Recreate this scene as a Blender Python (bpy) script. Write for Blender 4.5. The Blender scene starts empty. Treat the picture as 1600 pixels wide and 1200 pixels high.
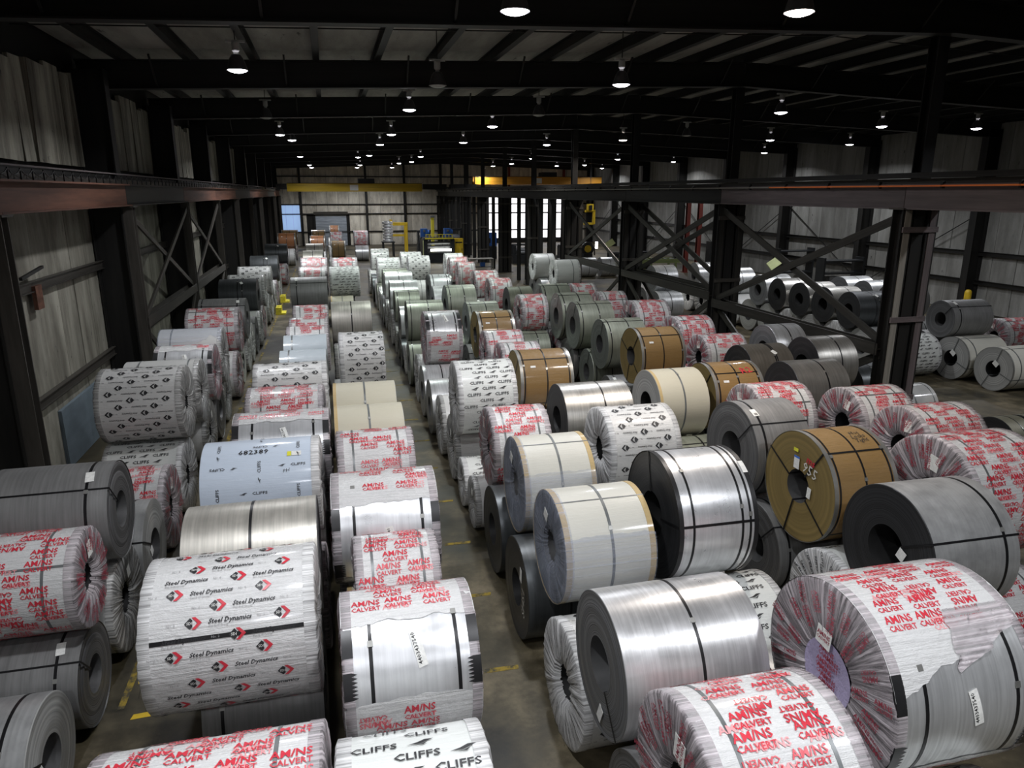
import bpy, math, random
import numpy as np
from mathutils import Vector, Matrix

# ------------------------------------------------------------------ camera, world, exposure
scene = bpy.context.scene
COL = scene.collection
VS = scene.view_settings
VS.view_transform = 'Standard'; VS.look = 'None'; VS.gamma = 1.0
VS.use_curve_mapping = False
VS.exposure = 0.0
scene.cycles.max_bounces = 5; scene.cycles.diffuse_bounces = 3; scene.cycles.glossy_bounces = 2; scene.cycles.transparent_max_bounces = 4; scene.cycles.transmission_bounces = 2

CAM_H = 6.2
F_PX = 1120.0
TILT = math.atan2(600 - 301, F_PX)
YAW = math.atan2(800 - 510, math.hypot(F_PX, 299))
cam_data = bpy.data.cameras.new('camera')
cam_data.sensor_width = 36.0
cam_data.lens = F_PX * 36.0 / 1600.0
cam_data.clip_start = 0.05; cam_data.clip_end = 400
cam = bpy.data.objects.new('camera', cam_data)
cam.location = (0, 0, CAM_H)
cam.rotation_euler = (math.pi / 2 - TILT, 0, -YAW)
COL.objects.link(cam)
scene.camera = cam

world = bpy.data.worlds.new('hall_air'); scene.world = world
world.use_nodes = True
bg = world.node_tree.nodes['Background']
bg.inputs[0].default_value = (0.75, 0.85, 1.0, 1); bg.inputs[1].default_value = 0.02
LAMP_W = 230.0          # high-bay lamp power

# ------------------------------------------------------------------ material helpers
def new_mat(name):
    m = bpy.data.materials.new(name); m.use_nodes = True
    nt = m.node_tree; b = nt.nodes['Principled BSDF']
    return m, nt, b
def N(nt, kind, **kw):
    n = nt.nodes.new(kind)
    for k, v in kw.items():
        if k.startswith('i_'):
            key = k[2:]
            key = int(key) if key.isdigit() else key.replace('_', ' ')
            n.inputs[key].default_value = v
        else: setattr(n, k, v)
    return n
def L(nt, a, b): nt.links.new(a, b)
def ramp(nt, fac, stops):
    r = N(nt, 'ShaderNodeValToRGB'); e = r.color_ramp.elements
    while len(e) < len(stops): e.new(0.5)
    for i, (p, c) in enumerate(stops):
        e[i].position = p; e[i].color = (c[0], c[1], c[2], 1) if not isinstance(c, (int, float)) else (c, c, c, 1)
    L(nt, fac, r.inputs[0]); return r.outputs[0]
def coords(nt, scale=(1, 1, 1), obj=True, gen=False):
    tc = N(nt, 'ShaderNodeTexCoord'); mp = N(nt, 'ShaderNodeMapping')
    mp.inputs['Scale'].default_value = scale
    if obj:
        oi = N(nt, 'ShaderNodeObjectInfo')
        ad = N(nt, 'ShaderNodeVectorMath', operation='MULTIPLY_ADD')
        cb = N(nt, 'ShaderNodeCombineXYZ')
        L(nt, oi.outputs['Random'], cb.inputs[0]); L(nt, oi.outputs['Random'], cb.inputs[1]); L(nt, oi.outputs['Random'], cb.inputs[2])
        ad.inputs[1].default_value = (37.0, 53.0, 71.0)
        L(nt, cb.outputs[0], ad.inputs[0]); L(nt, mp.outputs[0], ad.inputs[2])
        L(nt, tc.outputs['Object'], mp.inputs[0]); return ad.outputs[0]
    g = N(nt, 'ShaderNodeNewGeometry'); L(nt, g.outputs['Position'], mp.inputs[0]); return mp.outputs[0]
def noise(nt, vec, scale=5, detail=4, rough=0.55):
    n = N(nt, 'ShaderNodeTexNoise', i_Scale=scale, i_Detail=detail, i_Roughness=rough); L(nt, vec, n.inputs['Vector']); return n.outputs['Fac']
def bump(nt, b, h, strength=0.3, dist=0.01):
    bp = N(nt, 'ShaderNodeBump', i_Strength=strength, i_Distance=dist); L(nt, h, bp.inputs['Height']); L(nt, bp.outputs[0], b.inputs['Normal'])
def mixc(nt, fac, a, b, mode='MIX'):
    m = N(nt, 'ShaderNodeMix', data_type='RGBA', blend_type=mode)
    if isinstance(fac, (int, float)): m.inputs[0].default_value = fac
    else: L(nt, fac, m.inputs[0])
    for s, v in ((6, a), (7, b)):
        if isinstance(v, (tuple, list)): m.inputs[s].default_value = (v[0], v[1], v[2], 1)
        else: L(nt, v, m.inputs[s])
    return m.outputs[2]
MATS = {}
def plain(name, c, rough=0.6, metal=0.0, vary=0.25, sc=3.0):
    m, nt, b = new_mat(name)
    v = coords(nt); n = noise(nt, v, sc, 5)
    d = tuple(x * (1 - vary) for x in c); u = tuple(min(1, x * (1 + vary)) for x in c)
    L(nt, ramp(nt, n, [(0.3, d), (0.7, u)]), b.inputs['Base Color'])
    b.inputs['Roughness'].default_value = rough; b.inputs['Metallic'].default_value = metal
    MATS[name] = m; return m
def emit(name, c, s):
    m, nt, b = new_mat(name)
    b.inputs['Base Color'].default_value = (c[0], c[1], c[2], 1)
    b.inputs['Emission Color'].default_value = (c[0], c[1], c[2], 1); b.inputs['Emission Strength'].default_value = s
    MATS[name] = m; return m
def rust(name, c1, c2, rough=0.55, metal=0.2):
    m, nt, b = new_mat(name)
    v = coords(nt, (1, .6, 1)); n = noise(nt, v, 2.2, 8, .65); n2 = noise(nt, v, 14, 4)
    c = ramp(nt, n, [(0.35, c1), (0.65, c2)])
    L(nt, mixc(nt, 0.5, c, ramp(nt, n2, [(0.3, (.55,) * 3), (0.7, (1.2, 1.2, 1.2))]), 'MULTIPLY'), b.inputs['Base Color'])
    b.inputs['Roughness'].default_value = rough; b.inputs['Metallic'].default_value = metal
    bump(nt, b, n2, .15, .004); MATS[name] = m; return m
def wall_panel_mat(name, base, dirt, grime=0.5):
    m, nt, b = new_mat(name)
    v = coords(nt, (1, 1, 1)); vs = coords(nt, (1.1, 1.1, .30)); vb = coords(nt, (1, 1, .6))
    st = noise(nt, vs, 2.5, 7, .65); bl = noise(nt, vb, 1.1, 8, .7); sp = noise(nt, v, 7, 4, .62)
    f = N(nt, 'ShaderNodeMath', operation='MULTIPLY'); L(nt, ramp(nt, st, [(0.38, 0.0), (0.72, 1.0)]), f.inputs[0]); f.inputs[1].default_value = grime
    c = mixc(nt, f.outputs[0], base, dirt)
    c = mixc(nt, ramp(nt, bl, [(0.42, 0.0), (0.75, 0.75)]), c, tuple(x * .55 for x in dirt))
    c = mixc(nt, ramp(nt, sp, [(0.66, 0.0), (0.72, 0.85)]), c, (.02, .018, .015))
    L(nt, c, b.inputs['Base Color']); b.inputs['Roughness'].default_value = .7
    bump(nt, b, st, .25, .01); MATS[name] = m; return m
def wrap(name, c, gloss=0.28, streak=0.35, tint=(.45, .45, .45), bumps=.35):
    """stretch film over a coil: creases run along the coil axis (object X)"""
    m, nt, b = new_mat(name)
    v = coords(nt, (1.2, 26, 26)); n = noise(nt, v, 1.6, 5, .6)
    v2 = coords(nt, (5, 9, 9)); n2 = noise(nt, v2, 2.2, 5, .7)
    f = N(nt, 'ShaderNodeMath', operation='MULTIPLY'); L(nt, ramp(nt, n, [(0.5, 0.0), (0.78, 1.0)]), f.inputs[0]); f.inputs[1].default_value = streak
    cc = mixc(nt, f.outputs[0], c, tint)
    L(nt, cc, b.inputs['Base Color'])
    L(nt, ramp(nt, n2, [(0.3, gloss * .7), (0.7, min(1, gloss * 1.6))]), b.inputs['Roughness'])
    s = N(nt, 'ShaderNodeMath', operation='ADD'); L(nt, n, s.inputs[0]); L(nt, n2, s.inputs[1])
    bump(nt, b, s.outputs[0], bumps, .02)
    b.inputs['Coat Weight'].default_value = .4; b.inputs['Coat Roughness'].default_value = .12
    MATS[name] = m; return m
def metal(name, c, rough=.36, met=.75, streak=.18, spot=.12):
    m, nt, b = new_mat(name)
    v = coords(nt, (22, .8, .8)); n = noise(nt, v, 1.4, 5, .6)
    v2 = coords(nt, (1.6, 1.6, 1.6)); n2 = noise(nt, v2, 1.8, 6, .6)
    d = tuple(x * (1 - streak) for x in c); u = tuple(min(1, x * (1 + streak)) for x in c)
    cc = mixc(nt, spot, ramp(nt, n, [(0.3, d), (0.7, u)]), ramp(nt, n2, [(.35, .25), (.6, 1.0)]), 'MULTIPLY')
    L(nt, cc, b.inputs['Base Color']); b.inputs['Metallic'].default_value = met
    L(nt, ramp(nt, n2, [(0.3, rough * .85), (0.7, rough * 1.2)]), b.inputs['Roughness'])
    MATS[name] = m; return m
def face_mat(name, c, met=.6, rough=.45, amp=.45, freq=90):
    """edge of the wound strip: fine concentric lines by radius"""
    m, nt, b = new_mat(name)
    tc = N(nt, 'ShaderNodeTexCoord'); sp = N(nt, 'ShaderNodeSeparateXYZ'); L(nt, tc.outputs['Object'], sp.inputs[0])
    cb = N(nt, 'ShaderNodeCombineXYZ'); L(nt, sp.outputs[1], cb.inputs[0]); L(nt, sp.outputs[2], cb.inputs[1])
    ln = N(nt, 'ShaderNodeVectorMath', operation='LENGTH'); L(nt, cb.outputs[0], ln.inputs[0])
    n1 = N(nt, 'ShaderNodeTexNoise', noise_dimensions='1D', i_Scale=freq, i_Detail=3); L(nt, ln.outputs['Value'], n1.inputs['W'])
    n2 = N(nt, 'ShaderNodeTexNoise', noise_dimensions='1D', i_Scale=freq * .12, i_Detail=2); L(nt, ln.outputs['Value'], n2.inputs['W'])
    d = tuple(x * (1 - amp) for x in c); u = tuple(min(1, x * (1 + amp)) for x in c)
    a = ramp(nt, n1.outputs['Fac'], [(0.32, d), (0.68, u)])
    L(nt, mixc(nt, .5, a, ramp(nt, n2.outputs['Fac'], [(0.35, .55), (0.65, 1.0)]), 'MULTIPLY'), b.inputs['Base Color'])
    b.inputs['Metallic'].default_value = met; b.inputs['Roughness'].default_value = rough
    bump(nt, b, n1.outputs['Fac'], .35, .004); MATS[name] = m; return m
def film_mat(name, c, a0, a1, dark=.4, rough=.2):
    """gathered stretch film over a coil end: pleats radiate from the bore"""
    m, nt, b = new_mat(name)
    tc = N(nt, 'ShaderNodeTexCoord'); sp = N(nt, 'ShaderNodeSeparateXYZ'); L(nt, tc.outputs['Object'], sp.inputs[0])
    at = N(nt, 'ShaderNodeMath', operation='ARCTAN2'); L(nt, sp.outputs[1], at.inputs[0]); L(nt, sp.outputs[2], at.inputs[1])
    sc = N(nt, 'ShaderNodeMath', operation='MULTIPLY'); L(nt, at.outputs[0], sc.inputs[0]); sc.inputs[1].default_value = 13.0
    cb0 = N(nt, 'ShaderNodeCombineXYZ'); L(nt, sp.outputs[1], cb0.inputs[0]); L(nt, sp.outputs[2], cb0.inputs[1])
    ln = N(nt, 'ShaderNodeVectorMath', operation='LENGTH'); L(nt, cb0.outputs[0], ln.inputs[0])
    oi = N(nt, 'ShaderNodeObjectInfo'); rr = N(nt, 'ShaderNodeMath', operation='MULTIPLY'); L(nt, oi.outputs['Random'], rr.inputs[0]); rr.inputs[1].default_value = 80
    cb = N(nt, 'ShaderNodeCombineXYZ'); L(nt, sc.outputs[0], cb.inputs[0]); L(nt, ln.outputs['Value'], cb.inputs[1]); L(nt, rr.outputs[0], cb.inputs[2])
    n = noise(nt, cb.outputs[0], 2.2, 5, .65)
    L(nt, ramp(nt, n, [(0.34, tuple(x * dark for x in c)), (0.62, c)]), b.inputs['Base Color'])
    L(nt, ramp(nt, n, [(0.3, a0), (0.65, a1)]), b.inputs['Alpha'])
    b.inputs['Roughness'].default_value = rough
    bump(nt, b, n, .6, .02); MATS[name] = m; return m

# structure
rust('steel_black', (.008, .008, .0075), (.020, .019, .017), .55, .25)
rust('steel_grey', (.045, .041, .035), (.085, .077, .066), .5, .3)
rust('steel_dark', (.022, .021, .018), (.048, .045, .038), .5, .3)
rust('steel_rust', (.075, .030, .018), (.20, .088, .055), .6, .15)
rust('steel_pale', (.22, .21, .18), (.33, .31, .27), .55, .1)
rust('steel_mauve', (.10, .085, .085), (.16, .13, .13), .55, .1)
rust('steel_red', (.13, .02, .015), (.24, .045, .03), .5, .1)
wall_panel_mat('wall_dirty', (.37, .355, .295), (.085, .075, .055), .85)
wall_panel_mat('wall_pale', (.29, .29, .27), (.11, .105, .09), .6)
wall_panel_mat('wall_far', (.80, .76, .65), (.34, .29, .22), .55)
wall_panel_mat('insulation', (.44, .42, .34), (.05, .042, .03), .9)
wall_panel_mat('roof_sheet', (.40, .385, .34), (.14, .13, .11), .5)
plain('wall_blue', (.15, .19, .22), .7)
plain('door_grey', (.34, .38, .43), .5)
plain('yellow_paint', (.62, .42, .02), .45)
m, nt, b = new_mat('yellow_worn')
v = coords(nt); n1 = noise(nt, v, 6, 6, .7)
L(nt, ramp(nt, n1, [(0.42, (.05, .045, .028)), (0.58, (.30, .21, .02))]), b.inputs['Base Color']); b.inputs['Roughness'].default_value = .7
MATS['yellow_worn'] = m
plain('yellow_bright', (.72, .62, .05), .4)
plain('orange_paint', (.60, .27, .02), .5)
plain('orange_bar', (.85, .22, .05), .4, vary=.05)
plain('blue_paint', (.02, .09, .32), .4)
plain('green_paint', (.14, .17, .06), .5)
plain('machine_dark', (.022, .024, .026), .4, .3)
plain('machine_grey', (.16, .165, .17), .4, .4)
plain('red_paint', (.5, .03, .02), .5)
plain('lime_sign', (.62, .68, .32), .4, vary=.1)
plain('lamp_shell', (.10, .10, .11), .35, .6)
plain('lamp_fitting', (.40, .40, .38), .5)
plain('cable_black', (.01, .01, .01), .5)
emit('lamp_glow', (.93, .90, 1.0), 22.0)
emit('lamp_glow_warm', (1.0, .88, .80), 22.0)
emit('daylight_panel', (.95, .93, .95), 1.7)
emit('blue_wall_glow', (.42, .62, 1.0), .55)
emit('machine_light', (1.0, 1.0, .92), 9.0)
# floor
m, nt, b = new_mat('concrete')
v = coords(nt, (1, 1, 1), obj=False)
n1 = noise(nt, v, .55, 9, .68); n2 = noise(nt, v, 4.5, 6, .6); n3 = noise(nt, v, .22, 4, .6)
c = ramp(nt, n1, [(0.36, (.022, .019, .010)), (0.50, (.085, .070, .040)), (0.66, (.23, .19, .12))])
c = mixc(nt, .6, c, ramp(nt, n2, [(0.3, .5), (0.7, 1.15)]), 'MULTIPLY')
c = mixc(nt, ramp(nt, n3, [(0.50, 0.0), (0.60, .8)]), c, (.020, .018, .012))
L(nt, c, b.inputs['Base Color']); L(nt, ramp(nt, n1, [(0.3, .32), (0.7, .7)]), b.inputs['Roughness']); bump(nt, b, n2, .12, .01)
MATS['concrete'] = m
# coil materials
wrap('wrap_white', (.62, .62, .61), .22, .5, (.32, .32, .32), .6)
wrap('wrap_grey', (.62, .62, .60), .3, .3)
wrap('wrap_cliff', (.66, .68, .65), .4, .25)
wrap('wrap_blue', (.56, .64, .74), .5, .12, bumps=.15)
wrap('paper_blue', (.42, .47, .50), .5, .2, bumps=.2)
wrap('paper_grey', (.46, .46, .44), .5, .15, bumps=.15)
wrap('paper_beige', (.52, .49, .38), .5, .1, bumps=.1)
wrap('paper_cream', (.60, .59, .52), .38, .15, bumps=.15)
wrap('kraft', (.25, .15, .05), .5, .35, (.13, .075, .025), .2)
wrap('kraft_rust', (.27, .11, .04), .5, .25, (.18, .08, .03), .2)
wrap('kraft_edge', (.50, .37, .17), .5, .2, (.3, .2, .1), .2)
metal('m_silver', (.62, .62, .62), .32, .72)
metal('m_steel', (.60, .61, .61), .34, .6)
metal('m_bright', (.74, .75, .76), .30, .6, .1)
metal('m_dsilver', (.44, .43, .40), .34, .75)
metal('m_champ', (.48, .46, .41), .42, .6)
metal('m_gray', (.25, .25, .245), .48, .4)
metal('m_graybig', (.40, .405, .40), .45, .45, .1, .35)
metal('m_dark', (.085, .092, .095), .36, .55)
metal('m_green', (.25, .268, .215), .45, .4)
metal('m_dgreen', (.13, .135, .10), .45, .4)
metal('m_brown', (.17, .155, .13), .42, .5)
metal('m_olive', (.12, .115, .08), .5, .35)
face_mat('f_gray', (.20, .20, .20)); face_mat('f_dark', (.045, .046, .048), .5, .4); face_mat('f_steel', (.33, .34, .35), .7, .38)
face_mat('f_green', (.22, .24, .225), .55, .4); face_mat('f_kraft', (.21, .15, .05), 0, .6, .12, 20); face_mat('f_pale', (.42, .42, .40), .2, .55, .2, 30)
face_mat('f_bluegrey', (.22, .25, .30), .5, .35, .3, 40)
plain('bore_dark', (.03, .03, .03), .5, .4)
plain('bore_grey', (.12, .12, .12), .5, .5)
film_mat('film_clear', (.62, .62, .60), .35, .95, .25)
film_mat('film_white', (.80, .80, .79), .75, 1.0, .45)
film_mat('film_red', (.64, .58, .60), .35, .85, .35)
film_mat('film_thin', (.55, .60, .72), .12, .40, .6)
wrap('film_bore', (.50, .44, .64), .3, .3, (.3, .25, .4))
plain('strap_black', (.010, .010, .011), .35, .2)
plain('strap_grey', (.16, .17, .17), .4, .3)
plain('edge_metal', (.34, .34, .32), .4, .7)
plain('guard_black', (.014, .014, .015), .4)
plain('tag_white', (.78, .78, .74), .5, vary=.12, sc=30)
plain('tag_yellow', (.75, .72, .05), .5)
plain('tag_blue', (.05, .16, .55), .5)
plain('ink_red', (.56, .03, .05), .35, vary=.12)
plain('ink_pink', (.72, .30, .31), .4, vary=.12)
plain('ink_black', (.02, .02, .022), .5)
plain('ink_grey', (.30, .30, .30), .5)
plain('ink_maroon', (.34, .05, .075), .4)
plain('ink_navy', (.02, .05, .22), .5)
plain('chalk', (.62, .60, .55), .7)

# ------------------------------------------------------------------ mesh helpers
def tag(o, label=None, cat=None, group=None, kind=None):
    if label: o['label'] = label
    if cat: o['category'] = cat
    if group: o['group'] = group
    if kind: o['kind'] = kind
    return o
def mesh(name, v, f, mats, mi=None, smooth=False):
    me = bpy.data.meshes.new(name); me.from_pydata([tuple(p) for p in v], [], [tuple(q) for q in f])
    for mm in (mats if isinstance(mats, (list, tuple)) else [mats]): me.materials.append(MATS[mm])
    if mi is not None: me.polygons.foreach_set('material_index', mi)
    if smooth: me.polygons.foreach_set('use_smooth', [True] * len(me.polygons))
    me.update(); return me
def ob(name, data, parent=None, loc=(0, 0, 0), rot=(0, 0, 0), scale=(1, 1, 1)):
    o = bpy.data.objects.new(name, data); COL.objects.link(o)
    o.location = loc; o.rotation_euler = rot; o.scale = scale
    if parent is not None: o.parent = parent
    return o
def empty(name, loc=(0, 0, 0), rot=(0, 0, 0), parent=None, scale=(1, 1, 1)):
    o = ob(name, None, parent, loc, rot, scale); o.empty_display_size = .2; return o
_box = {}
CV = [(-.5, -.5, -.5), (.5, -.5, -.5), (.5, .5, -.5), (-.5, .5, -.5), (-.5, -.5, .5), (.5, -.5, .5), (.5, .5, .5), (-.5, .5, .5)]
CF = [(0, 3, 2, 1), (4, 5, 6, 7), (0, 1, 5, 4), (1, 2, 6, 5), (2, 3, 7, 6), (3, 0, 4, 7)]
def box(name, mat, c, s, parent=None, rot=(0, 0, 0)):
    if mat not in _box: _box[mat] = mesh('block_' + mat, CV, CF, mat)
    return ob(name, _box[mat], parent, c, rot, s)
def span(a, b, mat, name, parent=None): # box from corner a to corner b
    return box(name, mat, [(x + y) / 2 for x, y in zip(a, b)], [abs(y - x) for x, y in zip(a, b)], parent)
def orient(p0, p1, roll_up=Vector((0, 0, 1))):
    d = Vector(p1) - Vector(p0); ln = d.length; d.normalize()
    x = d.cross(roll_up)
    if x.length < 1e-4: x = Vector((1, 0, 0))
    x.normalize(); z = x.cross(d)
    return Matrix((x, d, z)).transposed(), ln
def bar(name, mat, p0, p1, w, h, parent=None):
    R, ln = orient(p0, p1)
    o = box(name, mat, [(a + c) / 2 for a, c in zip(p0, p1)], (w, ln, h), parent); o.rotation_euler = R.to_euler(); return o
_ib = {}
def ibeam(name, mat, p0, p1, depth, width, tf=.03, tw=.02, parent=None, up=Vector((0, 0, 1))):
    """rolled I section along p0-p1; depth measured along up"""
    key = (mat, depth, width, tf, tw)
    if key not in _ib:
        w, d = width / 2, depth / 2; t = tw / 2
        pr = [(-w, -d), (w, -d), (w, -d + tf), (t, -d + tf), (t, d - tf), (w, d - tf), (w, d), (-w, d), (-w, d - tf), (-t, d - tf), (-t, -d + tf), (-w, -d + tf)]
        n = len(pr); v = [(x, -.5, z) for x, z in pr] + [(x, .5, z) for x, z in pr]
        f = [(i, i + n, (i + 1) % n + n, (i + 1) % n) for i in range(n)] + [(0, 1, 2, 11), (2, 3, 10, 11), (3, 4, 9, 10), (4, 5, 8, 9), (5, 6, 7, 8)]
        f += [tuple(n + i for i in reversed(q)) for q in [(0, 1, 2, 11), (2, 3, 10, 11), (3, 4, 9, 10), (4, 5, 8, 9), (5, 6, 7, 8)]]
        _ib[key] = mesh('section_' + mat, v, f, mat)
    R, ln = orient(p0, p1, up)
    return ob(name, _ib[key], parent, [(a + c) / 2 for a, c in zip(p0, p1)], R.to_euler(), (1, ln, 1))
def lathe(name, prof, mat, n=32, axis='Z', mats=None, mi=None):
    """revolve profile [(radius, height)] about an axis"""
    v = []; f = []; idx = []
    for k in range(n):
        a = 2 * math.pi * k / n
        for r, h in prof:
            p = (r * math.cos(a), r * math.sin(a), h)
            v.append(p if axis == 'Z' else (h, p[0], p[1]))
    m_ = len(prof)
    for k in range(n):
        for j in range(m_ - 1):
            a, b_ = k * m_ + j, ((k + 1) % n) * m_ + j
            f.append((a, b_, b_ + 1, a + 1)); idx.append(mi[j] if mi else 0)
    me = mesh(name, v, f, mats or mat, idx, True); me.set_sharp_from_angle(angle=math.radians(32)); return me
def tube(name, mat, pts, r, parent=None, n=8):
    v = []; f = []
    P = [Vector(p) for p in pts]
    for i, p in enumerate(P):
        d = (P[min(i + 1, len(P) - 1)] - P[max(i - 1, 0)]).normalized()
        x = d.cross(Vector((.3, .2, 1))).normalized(); y = d.cross(x)
        for k in range(n):
            a = 2 * math.pi * k / n; v.append(p + (x * math.cos(a) + y * math.sin(a)) * r)
    for i in range(len(P) - 1):
        for k in range(n): f.append((i * n + k, i * n + (k + 1) % n, (i + 1) * n + (k + 1) % n, (i + 1) * n + k))
    f.append(tuple(range(n))[::-1]); f.append(tuple((len(P) - 1) * n + k for k in range(n)))
    return ob(name, mesh(name, v, f, mat, None, True), parent)

# ------------------------------------------------------------------ the hall
rng = random.Random(7)
XL, XR, XM = -6.25, 33.3, 13.6            # outer walls, middle column line
Y0, Y1 = -12.0, 91.0
BAY = 8.4
YC = [14.4 + BAY * k for k in range(-3, 10)]   # frame lines
YL = [y - .7 for y in YC]; YM = [y + .3 for y in YC]  # wall-side and middle column lines
RIDGE, EAVE = 10.28, 9.58
def roof_z(x): return EAVE + (RIDGE - EAVE) * (1 - abs(x - XM) / (XM - XL))
fl = span((XL - .3, Y0, -.3), (XR + .3, Y1 + .3, 0), 'concrete', 'floor'); tag(fl, 'stained dark concrete floor under the rows of coils', kind='structure')
# floor paint
def paint(name, pts, mat, label, group=None):
    """thin painted outline, corners in order"""
    n = len(pts); v = [(x, y, .0005) for x, y in pts] + [(x, y, .003) for x, y in pts]
    f = [tuple(range(n, 2 * n))] + [(i, (i + 1) % n, n + (i + 1) % n, n + i) for i in range(n)]
    o = ob(name, mesh(name, v, f, mat)); tag(o, label, 'floor marking', group, 'structure'); return o
for k in range(13):
    y = 6.2 + k * 1.9 + rng.uniform(-.1, .1); x = 2.02 + rng.uniform(-.05, .05)
    w = .34 if y < 18 else .3
    paint('floor_marking', [(x - w, y - .04), (x + w * .4, y - .055), (x + w * .45, y + .03), (x - w * .9, y + .045)], 'yellow_worn', 'short worn yellow paint dash across the central aisle', 'aisle dashes')
y = 6.0
while y < 62:
    ln = rng.uniform(1.2, 3.0)
    paint('floor_marking', [(-2.92, y), (-2.84, y), (-2.83, y + ln), (-2.93, y + ln)], 'yellow_worn', 'worn yellow line painted along the narrow wall-side aisle', 'wall aisle line')
    y += ln + rng.uniform(.1, .9)
arc = [(-2.5 + .30 * math.cos(a), 9.05 + .22 * math.sin(a)) for a in [math.radians(t) for t in range(20, 215, 15)]]
arc += [(-2.5 + .21 * math.cos(a), 9.05 + .14 * math.sin(a)) for a in [math.radians(t) for t in range(215, 15, -15)]]
paint('floor_marking', arc, 'yellow_paint', 'curved yellow hook painted on the floor beside the big white coil')
paint('floor_marking', [(-2.72, 8.28), (-2.2, 8.30), (-2.18, 8.40), (-2.7, 8.37)], 'yellow_paint', 'short bright yellow bar painted on the floor beside the big white coil')

# columns, rafters, roof
def structure_root(name, label, loc=(0, 0, 0)):
    return tag(empty(name, loc), label, kind='structure')
ceiling = structure_root('ceiling', 'low-pitched sheet metal roof on dark purlins')
PURX = [-5.15 + 1.7 * k for k in range(0, 23)]
edges = [XL] + PURX + [XR]
edges = [e for e in edges if e <= XR]
for bi in range(len(YC) - 1):
    ya, yb = YC[bi], YC[bi + 1]
    for i in range(len(edges) - 1):
        xa, xb = edges[i], edges[i + 1]; za, zb = roof_z(xa) + .3, roof_z(xb) + .3
        if bi > 6 and i % 2: continue
        if bi > 6: xb = edges[min(i + 2, len(edges) - 1)]; zb = roof_z(xb) + .3
        o = box('roof_sheet', 'roof_sheet', ((xa + xb) / 2, (ya + yb) / 2, (za + zb) / 2 + .02), (xb - xa, BAY - .004, .03), ceiling)
        o.rotation_euler = (0, -math.atan2(zb - za, xb - xa), 0)
for x in PURX:
    ibeam('purlin', 'steel_black', (x, YC[0], roof_z(x) + .15), (x, Y1, roof_z(x) + .15), .30, .18, .02, .06, ceiling)
for k in range(3, 8):
    for s in (-1, 1):
        xe = XL if s < 0 else XR
        bar('sag_rod', 'steel_black', (xe, YC[k] + BAY / 2, roof_z(xe) + .05), (XM, YC[k] + BAY / 2, roof_z(XM) + .05), .025, .025, ceiling)
span((XL - .3, Y0, 10.9), (XR + .3, Y1, 11.0), 'steel_black', 'roof_deck', ceiling)
ordw = ['first', 'second', 'third', 'fourth', 'fifth', 'sixth', 'seventh', 'eighth', 'ninth', 'tenth', 'eleventh', 'twelfth', 'thirteenth', 'fourteenth', 'fifteenth', 'sixteenth', 'seventeenth', 'eighteenth', 'nineteenth', 'twentieth']
ordw += ['twenty-' + w for w in ordw[:9]] + ['thirtieth'] + ['thirty-' + w for w in ordw[:9]] + ['fortieth'] + ['forty-' + w for w in ordw[:9]] + ['fiftieth']
for k, y in enumerate(YC):
    if y > Y1 - .5: continue
    r = structure_root('rafter_beam', f'deep dark roof girder across the hall, {ordw[max(0, k - 3)]} one from the camera' if k >= 3 else f'dark roof girder behind the viewpoint, {ordw[k]} from the rear wall')
    for s in (-1, 1):
        xe = XL if s < 0 else XR
        ze = roof_z(xe) - .34; zm = roof_z(XM) - .34
        ibeam('girder', 'steel_black', (xe, y, ze), (XM, y, zm), .74, .3, .03, .03, r)
    for i, x in enumerate(np.arange(-4.3, 32, 3.4)):      # flange braces from purlin to bottom flange
        if 3 <= k <= 7:
            z = roof_z(x)
            bar('flange_brace', 'steel_black', (x, y - .75, z + .05), (x, y - .02, z - .68), .05, .05, r)
            if x > 8: bar('flange_brace', 'steel_black', (x + .1, y + .02, z - .68), (x + .7, y + .75, z + .05), .05, .05, r)
# wall columns
for side, x, s in (('soot-black', XL + .45, 1), ('grey', XR - .45, -1)):
    for k, y in enumerate(YL if s > 0 else YC):
        if y > Y1: continue
        r = structure_root('column', f"deep tapered wall column {'beside the wall-side coil row' if s > 0 else 'on the wall beyond the middle columns'}, {ordw[k]} frame")
        ibeam('shaft', 'steel_black', (x, y, 0), (x, y, roof_z(x) - .3), .8, .42, .03, .03, r, Vector((1, 0, 0)))
        box('base_plate', 'steel_black', (x, y, .02), (.95, .5, .04), r)
# crane runway on the wall side
XRW = -5.3
ZB, ZT = 5.85, 6.42
def runway_columns(x, w=.30, mat='steel_grey'):
    for k, y in enumerate(YL):
        if y > Y1: continue
        r = structure_root('column', f'slim grey crane post under the rusty runway beam, {ordw[k]} frame')
        ibeam('shaft', mat, (x, y, 0), (x, y, ZB), w, w, .03, .03, r, Vector((0, 1, 0)))
        box('cap_plate', mat, (x, y, ZB - .02), (w + .12, w + .16, .04), r)
        box('base_plate', mat, (x, y, .015), (w + .12, w + .12, .03), r)
        for z in (3.55,): box('tie', 'steel_black', ((x + XL + .85) / 2, y, z), (abs(x - XL - .85) - .3, .12, .14), r)
runway_columns(XRW)
r = structure_root('runway_beam', 'rust-brown crane runway beam along the grimy wall')
for k in range(len(YL) - 1):
    ibeam('girder', 'steel_rust' if k % 3 != 1 else 'steel_black', (XRW, YL[k], (ZB + ZT) / 2), (XRW, YL[k + 1] - .02, (ZB + ZT) / 2), ZT - ZB, .30, .035, .03, r)
box('rail', 'steel_grey', (XRW, (YL[0] + Y1) / 2, ZT + .06), (.08, Y1 - YL[0], .12), r)
box('walkway_channel', 'steel_black', (XRW - .35, (YL[0] + Y1) / 2, ZT + .12), (.3, Y1 - YL[0], .2), r)
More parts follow.
